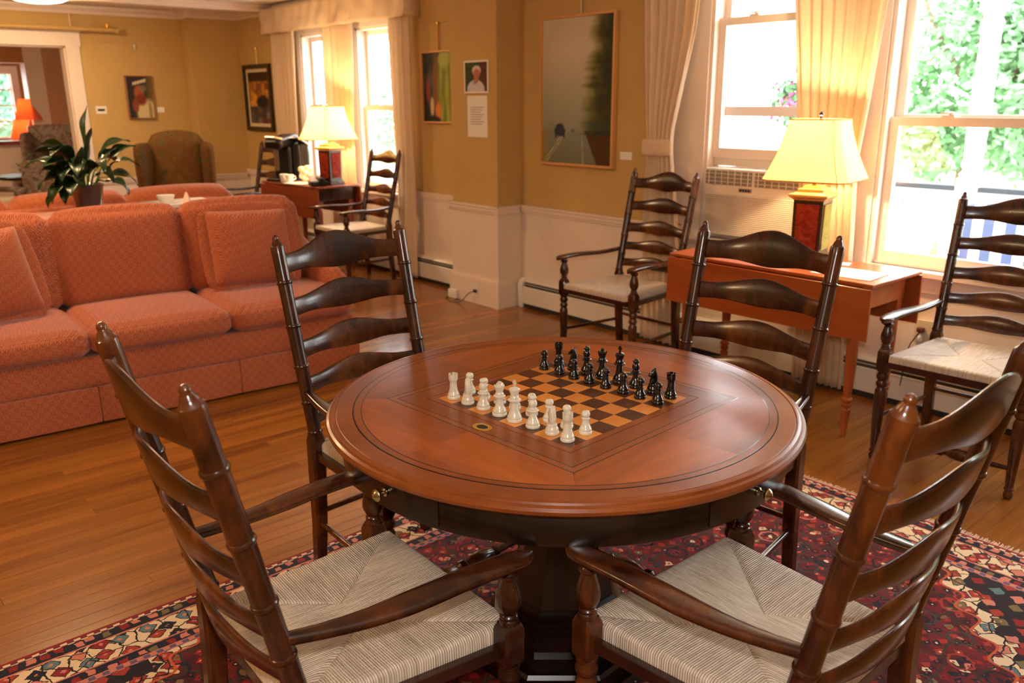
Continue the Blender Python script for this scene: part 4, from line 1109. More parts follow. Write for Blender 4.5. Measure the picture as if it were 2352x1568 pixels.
def table_lamp(name, label, loc, rz, watts, gilt=True):
    """square flared shade on a painted wooden pillar"""
    L = thing(name, label, 'lamp', loc, rz)
    dk, gold = M['chairdark'], plain('gilt_cap', rgb(200, 150, 84), 0.4, 0.5)
    def sqloft(nm, prof, m, par=L, ang=0.3):
        return MB().loft([[(a * r, b * r, z) for a, b in ((1, 1), (-1, 1), (-1, -1), (1, -1))] for r, z in prof]).build(nm, m, par, smooth=False)
    sqloft('lamp_foot', [(0.085, 0), (0.085, 0.022), (0.074, 0.030), (0.072, 0.040)], dk)
    body = sqloft('lamp_body', [(0.069, 0.040), (0.072, 0.300)], dk)
    red = tapestry('lamp_panel_red', [rgb(86, 20, 14), rgb(120, 34, 20), rgb(150, 60, 36)], 14)
    olv = tapestry('lamp_panel_gilt', [rgb(96, 84, 34), rgb(150, 132, 60), rgb(120, 110, 50)], 14)
    for k in range(4):
        a = k * pi / 2
        mb = MB(); mb.loft([[(x, -0.0725 - 0.0115 * (z - 0.06) / 0.225 * 0.25 - t, z) for x, z in ((-0.052, 0.062), (0.052, 0.062), (0.054, 0.282), (-0.054, 0.282))] for t in (0.0018, -0.004)])
        mb.build('painted_panel', olv if (gilt and k in (1, 2)) else red, body, smooth=False, rot=(0, 0, a))
    sqloft('lamp_cap', [(0.074, 0.300), (0.078, 0.306), (0.094, 0.318), (0.094, 0.328), (0.070, 0.334), (0.062, 0.338), (0.062, 0.352), (0.044, 0.356), (0.040, 0.366)], gold)
    MB().lathe([(0.012, 0.36), (0.010, 0.44), (0.018, 0.445), (0.018, 0.49), (0.012, 0.495)], seg=12).build('socket', M['brass'], L)
    MB().lathe([(0.012, 0.490), (0.018, 0.500), (0.022, 0.516), (0.018, 0.532), (0.0, 0.540)], seg=14).build('bulb', emis('lit_bulb', (1.0, 0.8, 0.5, 1), 40), L)
    # harp and finial
    MB().tube([(0.0, -0.012, 0.46), (0, -0.05, 0.53), (0, -0.035, 0.64), (0, 0, 0.672), (0, 0.035, 0.64), (0, 0.05, 0.53), (0, 0.012, 0.46)], 0.0022, 6).build('harp', M['brass'], L)
    MB().lathe([(0.003, 0.67), (0.009, 0.684), (0.006, 0.690), (0.012, 0.696), (0.010, 0.706), (0.0, 0.714)], seg=12).build('finial', M['chairwood'], L)
    # flared square shade, cut corners
    rings_o, rings_i = [], []
    nz = 14
    for i in range(nz + 1):
        t = i / nz
        z = 0.398 + 0.280 * t
        hw = 0.118 + 0.075 * (1 - t) ** 1.55 + 0.012 * (1 - t)
        c = hw * 0.80
        for R, off in ((rings_o, 0.0), (rings_i, -0.0025)):
            h2 = hw + off
            R.append([(h2, c, z), (c, h2, z), (-c, h2, z), (-h2, c, z), (-h2, -c, z), (-c, -h2, z), (c, -h2, z), (h2, -c, z)])
    mb = MB(); mb.loft(rings_o + list(reversed(rings_i)) + [rings_o[0]], cap=False)
    sh = mb.build('lamp_shade', M['shade'], L, angle=0.25)
    trim = plain('shade_trim', rgb(190, 130, 70), 0.8)
    for R in (rings_o[0], rings_o[-1]):
        MB().tube([Vector(p) * 1.0 for p in R + [R[0]]], 0.003, 6).build('shade_trim', trim, sh)
    for k in range(8):
        if k % 2 == 0: MB().tube([Vector(r[k]) for r in rings_o], 0.0016, 5).build('shade_trim', trim, sh)
    MB().tube([(-0.10, 0, 0.668), (0, 0, 0.672), (0.10, 0, 0.668)], 0.002, 6).build('spider', M['brass'], sh)
    p = Matrix.Rotation(rz, 3, 'Z') @ Vector((0, 0, 0.575))
    lamp('bulb_light', Vector(loc) + p, watts, (1.0, 0.68, 0.33), 0.028)
    return L
LP1 = at_y(1853, 575, 3.80)
table_lamp('table_lamp', 'lit table lamp with flared cream shade on the drop-leaf table by the air conditioner', (-2.165, 3.82, 0.7425), radians(12), 42)
table_lamp('table_lamp', 'lit table lamp with flared cream shade on the coffee table at the far windows', (-6.88, 3.80, 0.7905), radians(15), 42, False)

# ------------------------------------------------------------------ curtains
def curtain(name, label, left, right, y, folds, amp=0.022, group=None, tie=None, m=None, parent=None, phase=0.0):
    """left/right: lists of (z, x) giving the two edges from top to bottom; y = plane of the folds"""
    def edge(tab, z):
        for (za, xa), (zb, xb) in zip(tab[:-1], tab[1:]):
            if za >= z >= zb: return xa + (xb - xa) * ((za - z) / (za - zb))
        return tab[-1][1] if z < tab[-1][0] else tab[0][1]
    n = folds * 10; nz = 44
    zt, zb = left[0][0], left[-1][0]
    mb = MB(); rr = random.Random(name + label)
    ph = [rr.uniform(-0.5, 0.5) for _ in range(folds + 1)]
    front, back = [], []
    for i in range(nz + 1):
        z = zt + (zb - zt) * i / nz
        x0, x1 = edge(left, z), edge(right, z)
        rf, rbk = [], []
        for j in range(n + 1):
            u = j / n
            k = u * folds
            a = amp * (0.75 + 0.5 * ph[int(min(folds, k))]) * min(1.0, 0.7 + (x1 - x0) / (folds * 0.11) * 0.3)
            dy = a * sin(2 * pi * k + phase + 0.5 * sin(3 * z + ph[int(min(folds, k))] * 3))
            x = x0 + (x1 - x0) * u + 0.25 * a * sin(4 * pi * k)
            rf.append((x, y + dy - 0.0015, z)); rbk.append((x, y + dy + 0.0015, z))
        front.append(rf); back.append(rbk)
    rings = [f + list(reversed(b)) for f, b in zip(front, back)]
    mb.loft(rings)
    if parent is None:
        root = thing(name, label, 'curtain', ((left[0][1] + right[0][1]) / 2, y, zb), 0, group)
    else: root = parent
    o = mb.build('curtain_panel', m or M['curtain'], root, angle=2.5)
    o.location = (-root.location.x, -root.location.y, -root.location.z)
    if tie:
        z0, z1, xa, xb = tie
        t = MB(); t.cushion(((xa + xb) / 2, y - 0.030, (z0 + z1) / 2), (xb - xa, 0.016, z1 - z0), 0.006, 0.004, n=6)
        q = t.build('tie_band', m or M['curtain'], root); q.location = o.location
    return root
CY = YN - 0.105
# by the air conditioner window (left of it, tied back) and between the two windows
curtain('curtain', 'cream pleated curtain tied back with a band beside the foggy road painting',
        [(2.36, -3.54), (1.34, -3.47), (1.22, -3.46), (0.9, -3.48), (0.025, -3.46)], [(2.36, -3.09), (1.9, -3.13), (1.34, -3.26), (1.22, -3.265), (0.8, -3.20), (0.025, -3.13)], CY, 6, tie=(1.19, 1.28, -3.475, -3.25))
curtain('curtain', 'cream pleated curtain glowing in lamplight between the air conditioner and large windows',
        [(2.36, -2.62), (2.0, -2.53), (1.4, -2.45), (1.0, -2.40), (0.025, -2.36)], [(2.36, -1.98), (2.0, -2.03), (1.5, -2.07), (1.2, -2.10), (0.8, -2.08), (0.025, -2.06)], CY, 8)
# far pair of windows
curtain('curtain', 'cream curtain hanging beside the black framed picture', [(2.30, -8.50), (0.03, -8.46)], [(2.30, -7.98), (1.2, -8.02), (0.03, -8.06)], CY, 5)
curtain('curtain', 'cream curtain lit yellow by the lamp between the two far windows', [(2.30, -7.42), (0.03, -7.42)], [(2.30, -6.88), (1.2, -6.92), (0.03, -6.95)], CY, 5)
curtain('curtain', 'cream curtain hanging to the floor beside the green abstract painting', [(2.30, -6.30), (1.0, -6.26), (0.03, -6.26)], [(2.30, -5.98), (0.03, -5.99)], CY, 4)
val = thing('valance', 'gathered cream fabric valance across the two far windows', 'valance', (-7.24, YN - 0.10, 2.17))
mb = MB(); rr = random.Random(3)
front, back = [], []
X0, X1 = -8.56, -5.97
for i in range(9):
    z = 2.405 - (2.405 - 2.165) * i / 8
    f, b = [], []
    f.append((X0, YN - 0.004, z)); b.append((X0 + 0.003, YN - 0.004, z))
    for j in range(121):
        u = j / 120; x = X0 + (X1 - X0) * u
        d = 0.020 * sin(u * 37 + 2.2 * sin(u * 9) + 0.6 * sin(i)) * (0.3 + 0.7 * i / 8) + 0.006 * sin(u * 90 + i * 0.5)
        f.append((x, YN - 0.165 - d, z)); b.append((x, YN - 0.162 - d, z))
    f.append((X1, YN - 0.004, z)); b.append((X1 - 0.003, YN - 0.004, z))
    front.append(f); back.append(b)
mb.loft([a + list(reversed(c)) for a, c in zip(front, back)])
o = mb.build('valance_cloth', M['curtain'], val, angle=2.5); o.location = -val.location
o = MB().span(X0 + 0.004, X1 - 0.004, YN - 0.155, YN, 2.38, 2.395).build('valance_board', M['white'], val, smooth=False); o.location = -val.location

# ------------------------------------------------------------------ baseboard heaters
def heater(name, label, x0, x1, y=YN - 0.0105):
    h = thing(name, label, 'heater', ((x0 + x1) / 2, y, 0))
    a, b = x0 - h.location.x, x1 - h.location.x
    def run(nm, prof, m, aa=a, bb=b):
        MB().loft([[(aa, -p, z) for p, z in prof], [(bb, -p, z) for p, z in prof]]).build(nm, m, h, smooth=False)
    run('front_cover', [(0.056, 0.035), (0.062, 0.035), (0.066, 0.16), (0.062, 0.166), (0.058, 0.16)], M['heater'])
    run('back_plate', [(0.0, 0.0), (0.004, 0.0), (0.004, 0.21), (0.0, 0.21)], M['heater'])
    run('top_hood', [(0.0, 0.216), (0.030, 0.216), (0.052, 0.200), (0.050, 0.197), (0.028, 0.212), (0.0, 0.212)], M['heater'])
    run('damper', [(0.020, 0.168), (0.058, 0.182), (0.058, 0.186), (0.020, 0.172)], M['heater'])
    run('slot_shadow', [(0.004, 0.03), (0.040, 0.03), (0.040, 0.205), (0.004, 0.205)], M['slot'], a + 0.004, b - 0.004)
    run('floor_gap_shade', [(0.004, 0.0005), (0.054, 0.0005), (0.054, 0.03), (0.004, 0.03)], M['dark'], a + 0.004, b - 0.004)  # dark block fills the open gap, its shade put into the colour
    for x in (a, b):
        s = 1 if x == a else -1
        MB().loft([[(x + s * d, -p, z) for p, z in ((0.0, 0.002), (0.068, 0.002), (0.070, 0.17), (0.054, 0.206), (0.032, 0.220), (0, 0.220))] for d in (-0.001, 0.05)]).build('end_cap', M['heater'], h, smooth=False)
heater('baseboard_heater', 'white baseboard heater running under the large windows from the pier', PX1 + 0.045, 0.6)
heater('baseboard_heater', 'white baseboard heater along the wall under the far windows', XW + 0.30, PX0 - 0.045)

# ------------------------------------------------------------------ air conditioner in the window
ac = thing('air_conditioner', 'cream window air conditioner with ribbed grille behind the lamp', 'air conditioner', (-2.715, YN + 0.002, 0.745))
W2 = 0.335
MB().cushion((0, 0.10, 0.195), (2 * W2, 0.26, 0.39), 0.012, n=4).build('case', M['acwhite'], ac)
mb = MB(); mb.cushion((0, -0.045, 0.195), (2 * W2, 0.05, 0.385), 0.012, n=4); face = mb.build('front_face', M['acwhite'], ac)
for s in (-1, 1):
    v = MB().cushion((s * 0.165, -0.071, 0.335), (0.312, 0.006, 0.080), 0.003, n=3).build('vent', M['acgrey'], ac)
    for k in range(7):
        MB().box((s * 0.165 - 0.132 + 0.044 * k, -0.0755, 0.335), (0.003, 0.006, 0.074)).build('vent_vane', M['acwhite'], v, smooth=False)
    for k in range(3):
        MB().box((s * 0.165, -0.0755, 0.313 + 0.022 * k), (0.306, 0.005, 0.003)).build('vent_vane', M['acwhite'], v, smooth=False)
ctl = MB().cushion((-0.05, -0.0715, 0.272), (0.085, 0.005, 0.022), 0.002, n=3).build('control_panel', M['acgrey'], ac)
for k in range(4): MB().box((-0.05 - 0.027 + 0.018 * k, -0.0745, 0.272), (0.010, 0.004, 0.010)).build('button', M['black'], ctl, smooth=False)
gr = MB().box((0, -0.0695, 0.125), (2 * W2 - 0.03, 0.003, 0.235)).build('grille', M['acgrey'], ac, smooth=False)
lv = MB().box((0, 0, 0), (2 * W2 - 0.034, 0.008, 0.0062), M=Matrix.Rotation(0.5, 3, 'X')).build('louver', M['acwhite'], gr, smooth=False)
for k in range(22):
    o = lv if k == 0 else lv.copy()
    if k: COL.objects.link(o)
    o.location = (0, -0.0735, 0.014 + 0.0106 * k)
for x0, x1 in ((-0.39, -W2), (W2, 0.36)):
    MB().span(x0 + 0.001, x1, 0.055, 0.075, 0.0, 0.435).build('filler_panel', M['acwhite'], ac, smooth=False)
MB().span(-0.36, 0.36, 0.050, 0.080, 0.392, 0.438).build('filler_panel', M['acwhite'], ac, smooth=False)

# ------------------------------------------------------------------ pictures
def canvas(name, w, h, nx_, ny_, fn, parent, loc):
    """flat print: a grid whose corner colours are computed from fn(u, v)"""
    me = bpy.data.meshes.new(name)
    vs = [((i / nx_ - 0.5) * w, 0, (j / ny_ - 0.5) * h) for j in range(ny_ + 1) for i in range(nx_ + 1)]
    fs = [(j * (nx_ + 1) + i, j * (nx_ + 1) + i + 1, (j + 1) * (nx_ + 1) + i + 1, (j + 1) * (nx_ + 1) + i) for j in range(ny_) for i in range(nx_)]
    me.from_pydata(vs, [], fs)
    ca = me.color_attributes.new('print', 'FLOAT_COLOR', 'POINT')
    data = []
    for j in range(ny_ + 1):
        for i in range(nx_ + 1):
            c = fn(i / nx_, j / ny_); data += [lin(max(0, min(255, t))) for t in c] + [1.0]
    ca.data.foreach_set('color', data)
    t = NT(name + '_print'); at = t.n('ShaderNodeAttribute'); at.attribute_name = 'print'
    t.set(at.outputs['Color'], 0.55, 0, 0.3); me.materials.append(t.m)
    o = bpy.data.objects.new(name, me); COL.objects.link(o); o.parent = parent; o.location = loc
    return o
from mathutils import noise as mn
def nz2(x, y, s=1.0): return mn.noise(Vector((x * s, y * s, s * 1.7)))
def mixc(a, b, t):
    t = max(0.0, min(1.0, t)); return tuple(p + (q - p) * t for p, q in zip(a, b))
def blob(u, v, cu, cv, ru, rv, soft=0.15):
    d = sqrt(((u - cu) / ru) ** 2 + ((v - cv) / rv) ** 2)
    return max(0.0, min(1.0, (1 - d) / soft + 0.5))
def road(u, v):
    c = mixc((132, 138, 120), (206, 194, 170), (v - 0.25) / 0.5)
    c = mixc(c, (184, 174, 152), 0.3 * nz2(u, v, 5) + 0.2)
    if v < 0.235:      # road
        c = mixc((132, 138, 118), (112, 112, 88), (0.235 - v) / 0.235)
        k = (0.235 - v)
        if abs(u - (0.34 - 1.35 * k)) < 0.006 + 0.03 * k or abs(u - (0.38 - 1.35 * k)) < 0.004 + 0.02 * k: c = mixc(c, (196, 190, 160), 0.7)
        if abs(u - (0.585 + 0.10 * k)) < 0.006 + 0.02 * k: c = mixc(c, (182, 176, 150), 0.6)
        if u > 0.62 + 0.75 * k: c = mixc((84, 44, 18), (70, 60, 26), nz2(u, v, 9) + 0.4)
        if u < 0.12 - 0.2 * k: c = mixc(c, (150, 130, 80), 0.6)
    edge = 0.60 + 0.10 * (v - 0.2) + 0.13 * max(0, v - 0.45) + 0.07 * nz2(v * 3.0, 0.3, 4) + 0.05 * nz2(v * 9, 2, 4)
    if v > 0.20 and u > edge - 0.05:
        t = min(1, (u - edge + 0.05) / 0.16)
        g = mixc((110, 108, 50), (44, 46, 20), (u - edge) / 0.25 + 0.4 * nz2(u, v, 16))
        if v < 0.3: g = mixc(g, (38, 56, 44), 0.6)
        c = mixc(c, g, t * (0.55 + 0.45 * min(1, v + 0.4)))
    car = max(blob(u, v, 0.265, 0.225, 0.085, 0.035), blob(u, v, 0.265, 0.258, 0.060, 0.022))
    c = mixc(c, (46, 52, 64), car)
    for wx in (0.205, 0.325):
        c = mixc(c, (30, 30, 34), blob(u, v, wx, 0.192, 0.014, 0.016))
    c = mixc(c, (92, 92, 84), 0.7 * blob(u, v, 0.46, 0.232, 0.028, 0.012))
    return c
def framed(name, label, x0, x1, z0, z1, y, fw, depth, fm, fn, nx_=60, ny_=90, matw=0.0, facing='n', tilt=0.0, matm=None):
    """picture on a wall: facing 'n' hangs on the window wall, 'w' on the west wall (x0,x1 are then y positions)"""
    w, h = x1 - x0, z1 - z0
    cxp, czp = (x0 + x1) / 2, (z0 + z1) / 2
    loc = (cxp, y, czp) if facing == 'n' else (y, cxp, czp)
    r = thing(name, label, 'picture', loc, 0 if facing == 'n' else pi / 2)
    def bar(c, sz): MB().cushion(c, sz, 0.003, n=3).build('frame_bar', fm, r)
    for s in (-1, 1):
        bar((s * (w - fw) / 2, -depth / 2, 0), (fw, depth, h)); bar((0, -depth / 2, s * (h - fw) / 2), (w - 2 * fw, depth, fw))
    MB().span(-w / 2 + fw, w / 2 - fw, -0.006, -0.001, -h / 2 + fw, h / 2 - fw).build('backing', matm or M['mat_board'], r, smooth=False)
    if matw:
        for s in (-1, 1):
            MB().span(s * (w / 2 - fw), s * (w / 2 - fw - matw), -0.010, -0.006, -h / 2 + fw, h / 2 - fw).build('mat_strip', matm or M['mat_board'], r, smooth=False)
            MB().span(-w / 2 + fw + matw, w / 2 - fw - matw, -0.010, -0.006, s * (h / 2 - fw), s * (h / 2 - fw - matw)).build('mat_strip', matm or M['mat_board'], r, smooth=False)
    canvas('print', w - 2 * fw - 2 * matw, h - 2 * fw - 2 * matw, nx_, ny_, fn, r, (0, -0.008 if matw else -max(0.0066, depth * 0.55), 0))
    return r
YW = YN - 0.001
framed('road_painting', 'tall painting of a car on a foggy road past dark firs', -4.515, -3.815, 1.075, 2.055, YW, 0.018, 0.035, M['blond'], road, 90, 130)
def abstract(u, v):
    c = mixc((52, 50, 46), (84, 84, 76), nz2(u, v, 4) + 0.4)
    c = mixc(c, (146, 92, 40), blob(u, v, 0.44, 0.5, 0.11, 0.5, 0.5) * 0.8)
    g = blob(u, v, 0.80, 0.45, 0.30, 0.75, 0.35)
    c = mixc(c, mixc((112, 124, 40), (168, 172, 74), 0.5 + nz2(u * 3, v * 0.6, 5)), g)
    c = mixc(c, (70, 82, 26), 0.6 * blob(u, v, 0.97, 0.4, 0.08, 0.5, 0.5))
    c = mixc(c, (172, 184, 90), blob(u, v, 0.7, 0.9, 0.18, 0.12, 0.5))
    c = mixc(c, (214, 130, 58), blob(u, v, 0.50, 0.14, 0.09, 0.14, 0.4)); c = mixc(c, (216, 190, 150), blob(u, v, 0.29, 0.22, 0.06, 0.14, 0.4))
    c = mixc(c, (178, 76, 58), 0.8 * blob(u, v, 0.16, 0.45, 0.07, 0.18, 0.6)); c = mixc(c, (40, 34, 26), blob(u, v, 0.35, 0.02, 0.22, 0.06, 0.4))
    return c
framed('abstract_painting', 'narrow abstract painting of green and amber bottle shapes', -5.955, -5.525, 1.335, 1.895, YW, 0.014, 0.03, M['blond'], abstract, 40, 60)
def village(u, v):
    c = mixc((60, 38, 20), (120, 84, 48), nz2(u, v, 5) + 0.5)
    if v > 0.82: c = mixc((56, 34, 16), (70, 44, 20), nz2(u, v, 6))
    else:
        q = nz2(math.floor(u * 5) * 1.7, math.floor(v * 9) * 1.3, 1.0)
        c = mixc((104, 60, 40), (214, 146, 56), q + 0.55) if v > 0.34 else mixc((62, 50, 48), (128, 112, 110), q + 0.5)
        if (u * 5) % 1 < 0.2 and v > 0.34: c = mixc(c, (90, 50, 30), 0.5)
    c = mixc(c, (232, 170, 60), 0.7 * blob(u, v, 0.22, 0.5, 0.16, 0.14, 0.6)); c = mixc(c, (30, 26, 12), blob(u, v, 0.66, 0.42, 0.30, 0.11, 0.5))
    c = mixc(c, (110, 40, 28), 0.7 * blob(u, v, 0.8, 0.05, 0.25, 0.05, 0.6))
    return c
framed('village_print', 'black framed print of a crowded hillside street at dusk', -9.40, -8.74, 1.20, 1.90, YW, 0.045, 0.035, M['blackframe'], village, 44, 60, matw=0.035)
def sailor(u, v):
    c = mixc((48, 34, 34), (40, 36, 20), v * -1 + 1)
    if u > 0.6: c = mixc(c, (120, 100, 40), (u - 0.6) * 2.4)
    c = mixc(c, (206, 188, 140), max(blob(u, v, 0.72, 0.10, 0.42, 0.36, 0.3), 0)); c = mixc(c, (106, 92, 48), 0.6 * blob(u, v, 0.86, 0.15, 0.07, 0.25, 0.6) + 0.2 * nz2(u * 3, v, 8) * blob(u, v, .72, .1, .42, .36))
    c = mixc(c, (158, 82, 50), blob(u, v, 0.46, 0.60, 0.20, 0.20, 0.4)); c = mixc(c, (124, 48, 24), blob(u, v, 0.52, 0.45, 0.22, 0.14, 0.5)); c = mixc(c, (134, 60, 40), blob(u, v, 0.27, 0.30, 0.13, 0.16, 0.5))
    c = mixc(c, (120, 112, 96), 0.8 * blob(u, v, 0.64, 0.72, 0.13, 0.08, 0.5)); k = v - (0.84 + 0.16 * (u - 0.3))
    if 0.24 < u < 0.78 and abs(k) < 0.035: c = mixc(c, (222, 208, 170), 0.9)
    return c
YA = lambda px, py: at_x(px, py, XW).y
framed('portrait_painting', 'small painting of a bearded old man in a white cap', 3.005, 3.285, 1.338, 1.785, XW + 0.001, 0.012, 0.03, wood('amber_frame', rgb(120, 66, 20), rgb(150, 88, 30), 5), sailor, 40, 50, facing='w')
def snapshot(u, v):
    c = mixc((34, 48, 18), (70, 78, 30), nz2(u, v, 6) + 0.4)
    if u > 0.68: c = mixc((84, 30, 22), (50, 50, 20), 0.3 + nz2(u, v, 5) * 0.6 if v < 0.25 else 0.1)
    c = mixc(c, (216, 200, 190), blob(u, v, 0.52, 0.72, 0.20, 0.17, 0.25))
    c = mixc(c, (204, 200, 208), max(blob(u, v, 0.48, 0.06, 0.40, 0.34, 0.12), 0)); c = mixc(c, (184, 110, 86), max(blob(u, v, 0.53, 0.60, 0.155, 0.17, 0.35), blob(u, v, 0.50, 0.40, 0.10, 0.14, 0.3)))
    c = mixc(c, (120, 126, 150), 0.6 * blob(u, v, 0.42, 0.30, 0.07, 0.05, 0.5))
    return c
a, b = at_y(1067, 140, PY), at_y(1124, 214, PY)
framed('snapshot', 'white bordered photograph of a white-haired man in a pale shirt', a.x, b.x, b.z, a.z, PY - 0.001, 0.014, 0.009, M['paper'], snapshot, 36, 44, matm=M['paper'])
def sheet(name, label, pxa, pya, pxb, pyb, y, lines=0, cat='sign', plane='y'):
    A, B = (at_y(pxa, pya, y), at_y(pxb, pyb, y)) if plane == 'y' else (at_x(pxa, pya, y), at_x(pxb, pyb, y))
    w = abs(B.x - A.x) if plane == 'y' else abs(B.y - A.y); h = A.z - B.z
    c = (A + B) / 2
    r = thing(name, label, cat, c, 0 if plane == 'y' else pi / 2)
    MB().cushion((0, -0.0025, 0), (w, 0.003, h), 0.001, n=2).build('card', M['paper'], r)
    if lines:
        ink = plain('grey_ink', rgb(150, 138, 130), 0.8)
        for k in range(lines):
            z = h * (0.22 - 0.40 * k / max(1, lines - 1)) if lines > 2 else h * 0.0
            MB().span(-w * 0.34, w * (0.34 - 0.08 * ((k * 7) % 3)), -0.0045, -0.0038, z - h * 0.008 if lines > 2 else -h * 0.16, z + h * 0.008 if lines > 2 else h * 0.16).build('print_line', ink if lines > 2 else M['dark'], r, smooth=False)
    return r
sheet('notice_sheet', 'typed white paper sheet pinned below the photograph', 1074, 220, 1121, 316, PY, 8, 'paper')
sheet('caption_card', 'small white caption card beside the foggy road painting', 1425, 348, 1452, 368, YN, 0, 'card')
sheet('caption_card', 'small white caption card beside the painting of the capped man', 360, 246, 378, 258, XW, 0, 'card', 'x')
sheet('wall_plaque', 'small white plaque with a dark word beside the doorway', 219, 244, 246, 261, XW, 1, 'sign', 'x')
# gallery hanger rods
def rod(label, x, y, z0, z1, m):
    o = MB().tube([(0, 0, z0), (0, 0, z1)], 0.006, 8)
    o.lathe([(0.010, -0.012), (0.012, 0.0), (0.010, 0.012)], (0, 0, z1), seg=10)
    tag(o.build('picture_hanger', m, loc=(x, y, 0)), label, 'hanger', 'picture hanger rods')
M['hook'] = plain('hanger_brass', rgb(228, 190, 110), 0.25, 1.0)
rod('brass hanger rod above the green abstract painting', -5.73, YN - 0.012, 1.897, 2.10, M['hook'])
rod('brass hanger rod above the black framed print', -9.05, YN - 0.012, 1.902, 2.06, M['hook'])
rod('pale hanger rod above the foggy road painting', -4.14, YN - 0.012, 2.057, 2.25, M['beige'])
rod('short bright hanger clip high above the painting of the capped man', XW + 0.012, 3.15, 2.05, 2.085, M['metal'])
o = MB().tube([(0, 0, 1.787), (0, 0, 2.03)], 0.0016, 6).build('hanging_wire', M['beige'], loc=(XW + 0.006, 3.148, 0))
tag(o, 'thin wire holding the painting of the capped man', 'wire')

# ------------------------------------------------------------------ outlets and cords
ol = thing('wall_outlet', 'white outlet plate with a plugged cord at the foot of the pier', 'outlet', (-4.985, PY - 0.0305, 0.105))
MB().cushion((0, -0.003, 0), (0.072, 0.006, 0.115), 0.002, n=3).build('cover_plate', M['porcelain'], ol)
MB().cushion((0.012, -0.016, 0.0), (0.030, 0.024, 0.024), 0.006, n=4).build('plug', M['cord'], ol)
MB().tube([(0.012, -0.028, 0), (-0.02, -0.06, -0.02), (-0.06, -0.075, -0.07), (-0.10, -0.085, -0.098), (-0.2, -0.10, -0.1005), (-0.31, -0.06, -0.1005), (-0.36, 0.02, -0.1005)], 0.0035, 6).build('cord', M['cord'], ol)
o = MB().cushion((0, 0, 0), (0.10, 0.036, 0.075), 0.01, n=4).build('junction_box', M['porcelain'], loc=(-5.25, PY - 0.049, 0.04))
tag(o, 'small white junction box at the corner of the pier', 'junction box')
ol2 = thing('wall_outlet', 'beige outlet box with a nightlight on the wall behind the window chair', 'outlet', (-1.705, YN - 0.0105, 0.40))
MB().cushion((0, -0.012, 0), (0.095, 0.024, 0.12), 0.006, n=3).build('cover_plate', M['beige'], ol2)
MB().cushion((-0.01, -0.036, 0.012), (0.034, 0.024, 0.026), 0.006, n=4).build('plug', plain('brown_plug', rgb(104, 58, 44), 0.5), ol2)
MB().lathe([(0.010, 0), (0.016, 0.01), (0.014, 0.034), (0.006, 0.044), (0, 0.046)], (-0.012, -0.036, -0.052), seg=12).build('night_light', M['porcelain'], ol2)
MB().tube([(-0.012, -0.045, 0.0), (-0.04, -0.062, -0.06), (-0.055, -0.075, -0.14), (-0.05, -0.085, -0.22), (-0.055, -0.085, -0.28)], 0.003, 6).build('cord', M['black'], ol2)

# ------------------------------------------------------------------ ceiling lamps and sprinkler pipe
def ceiling_lamp(label, x, y, r=0.24, drop=0.11):
    L = thing('ceiling_lamp', label, 'ceiling lamp', (x, y, CEIL), 0, 'flush ceiling lamps')
    MB().lathe([(r * 0.55, -0.0005), (r * 0.60, -0.012), (r * 0.58, -0.028), (0.02, -0.03)], seg=32).build('canopy', M['brass'], L)
    MB().lathe([(r * 0.95, -0.034), (r, -0.045), (r * 0.96, -0.07), (r * 0.78, -0.092), (r * 0.45, -drop + 0.004), (0, -drop)], seg=40).build('glass_bowl', M['glow'], L)
    return L
clp = at_z(90, 4, CEIL - 0.10)
ceiling_lamp('lit milk-glass ceiling lamp near the doorway to the next room', clp.x, clp.y)
for i, (x, y) in enumerate(((-5.2, 0.9), (-2.6, -1.5))):
    ceiling_lamp(['lit milk-glass ceiling lamp above the terracotta sofa', 'lit milk-glass ceiling lamp by the wall facing the windows'][i], x, y)
A = at_x(272, 70, XW + 0.12); 
sp_ = thing('sprinkler_pipe', 'ochre painted sprinkler pipe on hangers above the doorway', 'pipe', (XW + 0.10, A.y - 1.0, A.z))
MB().tube([(0, -1.9, 0.0), (0, 0.0, 0), (0, 0.99, 0)], 0.022, 12).build('pipe', M['wall'], sp_)
MB().lathe([(0.022, -0.02), (0.030, -0.018), (0.030, 0.018), (0.022, 0.02)], (0, 0.985, 0), (0, 1, 0), seg=12).build('end_cap', M['wall'], sp_)
for y in (-1.2, 0.55): MB().tube([(0, y, 0.02), (0, y, CEIL - 0.072 - A.z)], 0.005, 6).build('hanger_rod', M['white'], sp_)
MB().lathe([(0.012, 0), (0.012, 0.03), (0.024, 0.034), (0.024, 0.04)], (0, 0.90, 0.02), seg=10).build('sprinkler_head', M['brass'], sp_)

# ------------------------------------------------------------------ things on the coffee table
def on2(x, y): 
    p = Matrix.Rotation(T2R, 3, 'Z') @ Vector((x, y, 0)); return (T2.x + p.x, T2.y + p.y, 0.7905)
cm = thing('coffee_machine', 'black coffee machine with silver handle on the far coffee table', 'coffee machine', on2(-0.36, 0.0), T2R + radians(20))
MB().cushion((0, 0.02, 0.175), (0.20, 0.20, 0.31), 0.03, n=8).build('body', M['black'], cm)
MB().cushion((0, -0.03, 0.012), (0.24, 0.30, 0.024), 0.008, n=4).build('drip_tray', M['black'], cm)
MB().cushion((0, -0.06, 0.36), (0.20, 0.30, 0.10), 0.04, n=8, M=Matrix.Rotation(radians(10), 3, 'X')).build('brew_head', M['black'], cm)
MB().tube([(-0.09, -0.16, 0.39), (-0.05, -0.215, 0.405), (0.05, -0.215, 0.405), (0.09, -0.16, 0.39)], 0.011, 8).build('handle', M['metal'], cm)
MB().cushion((-0.055, -0.085, 0.19), (0.055, 0.008, 0.20), 0.004, n=3).build('side_panel', M['metal'], cm)
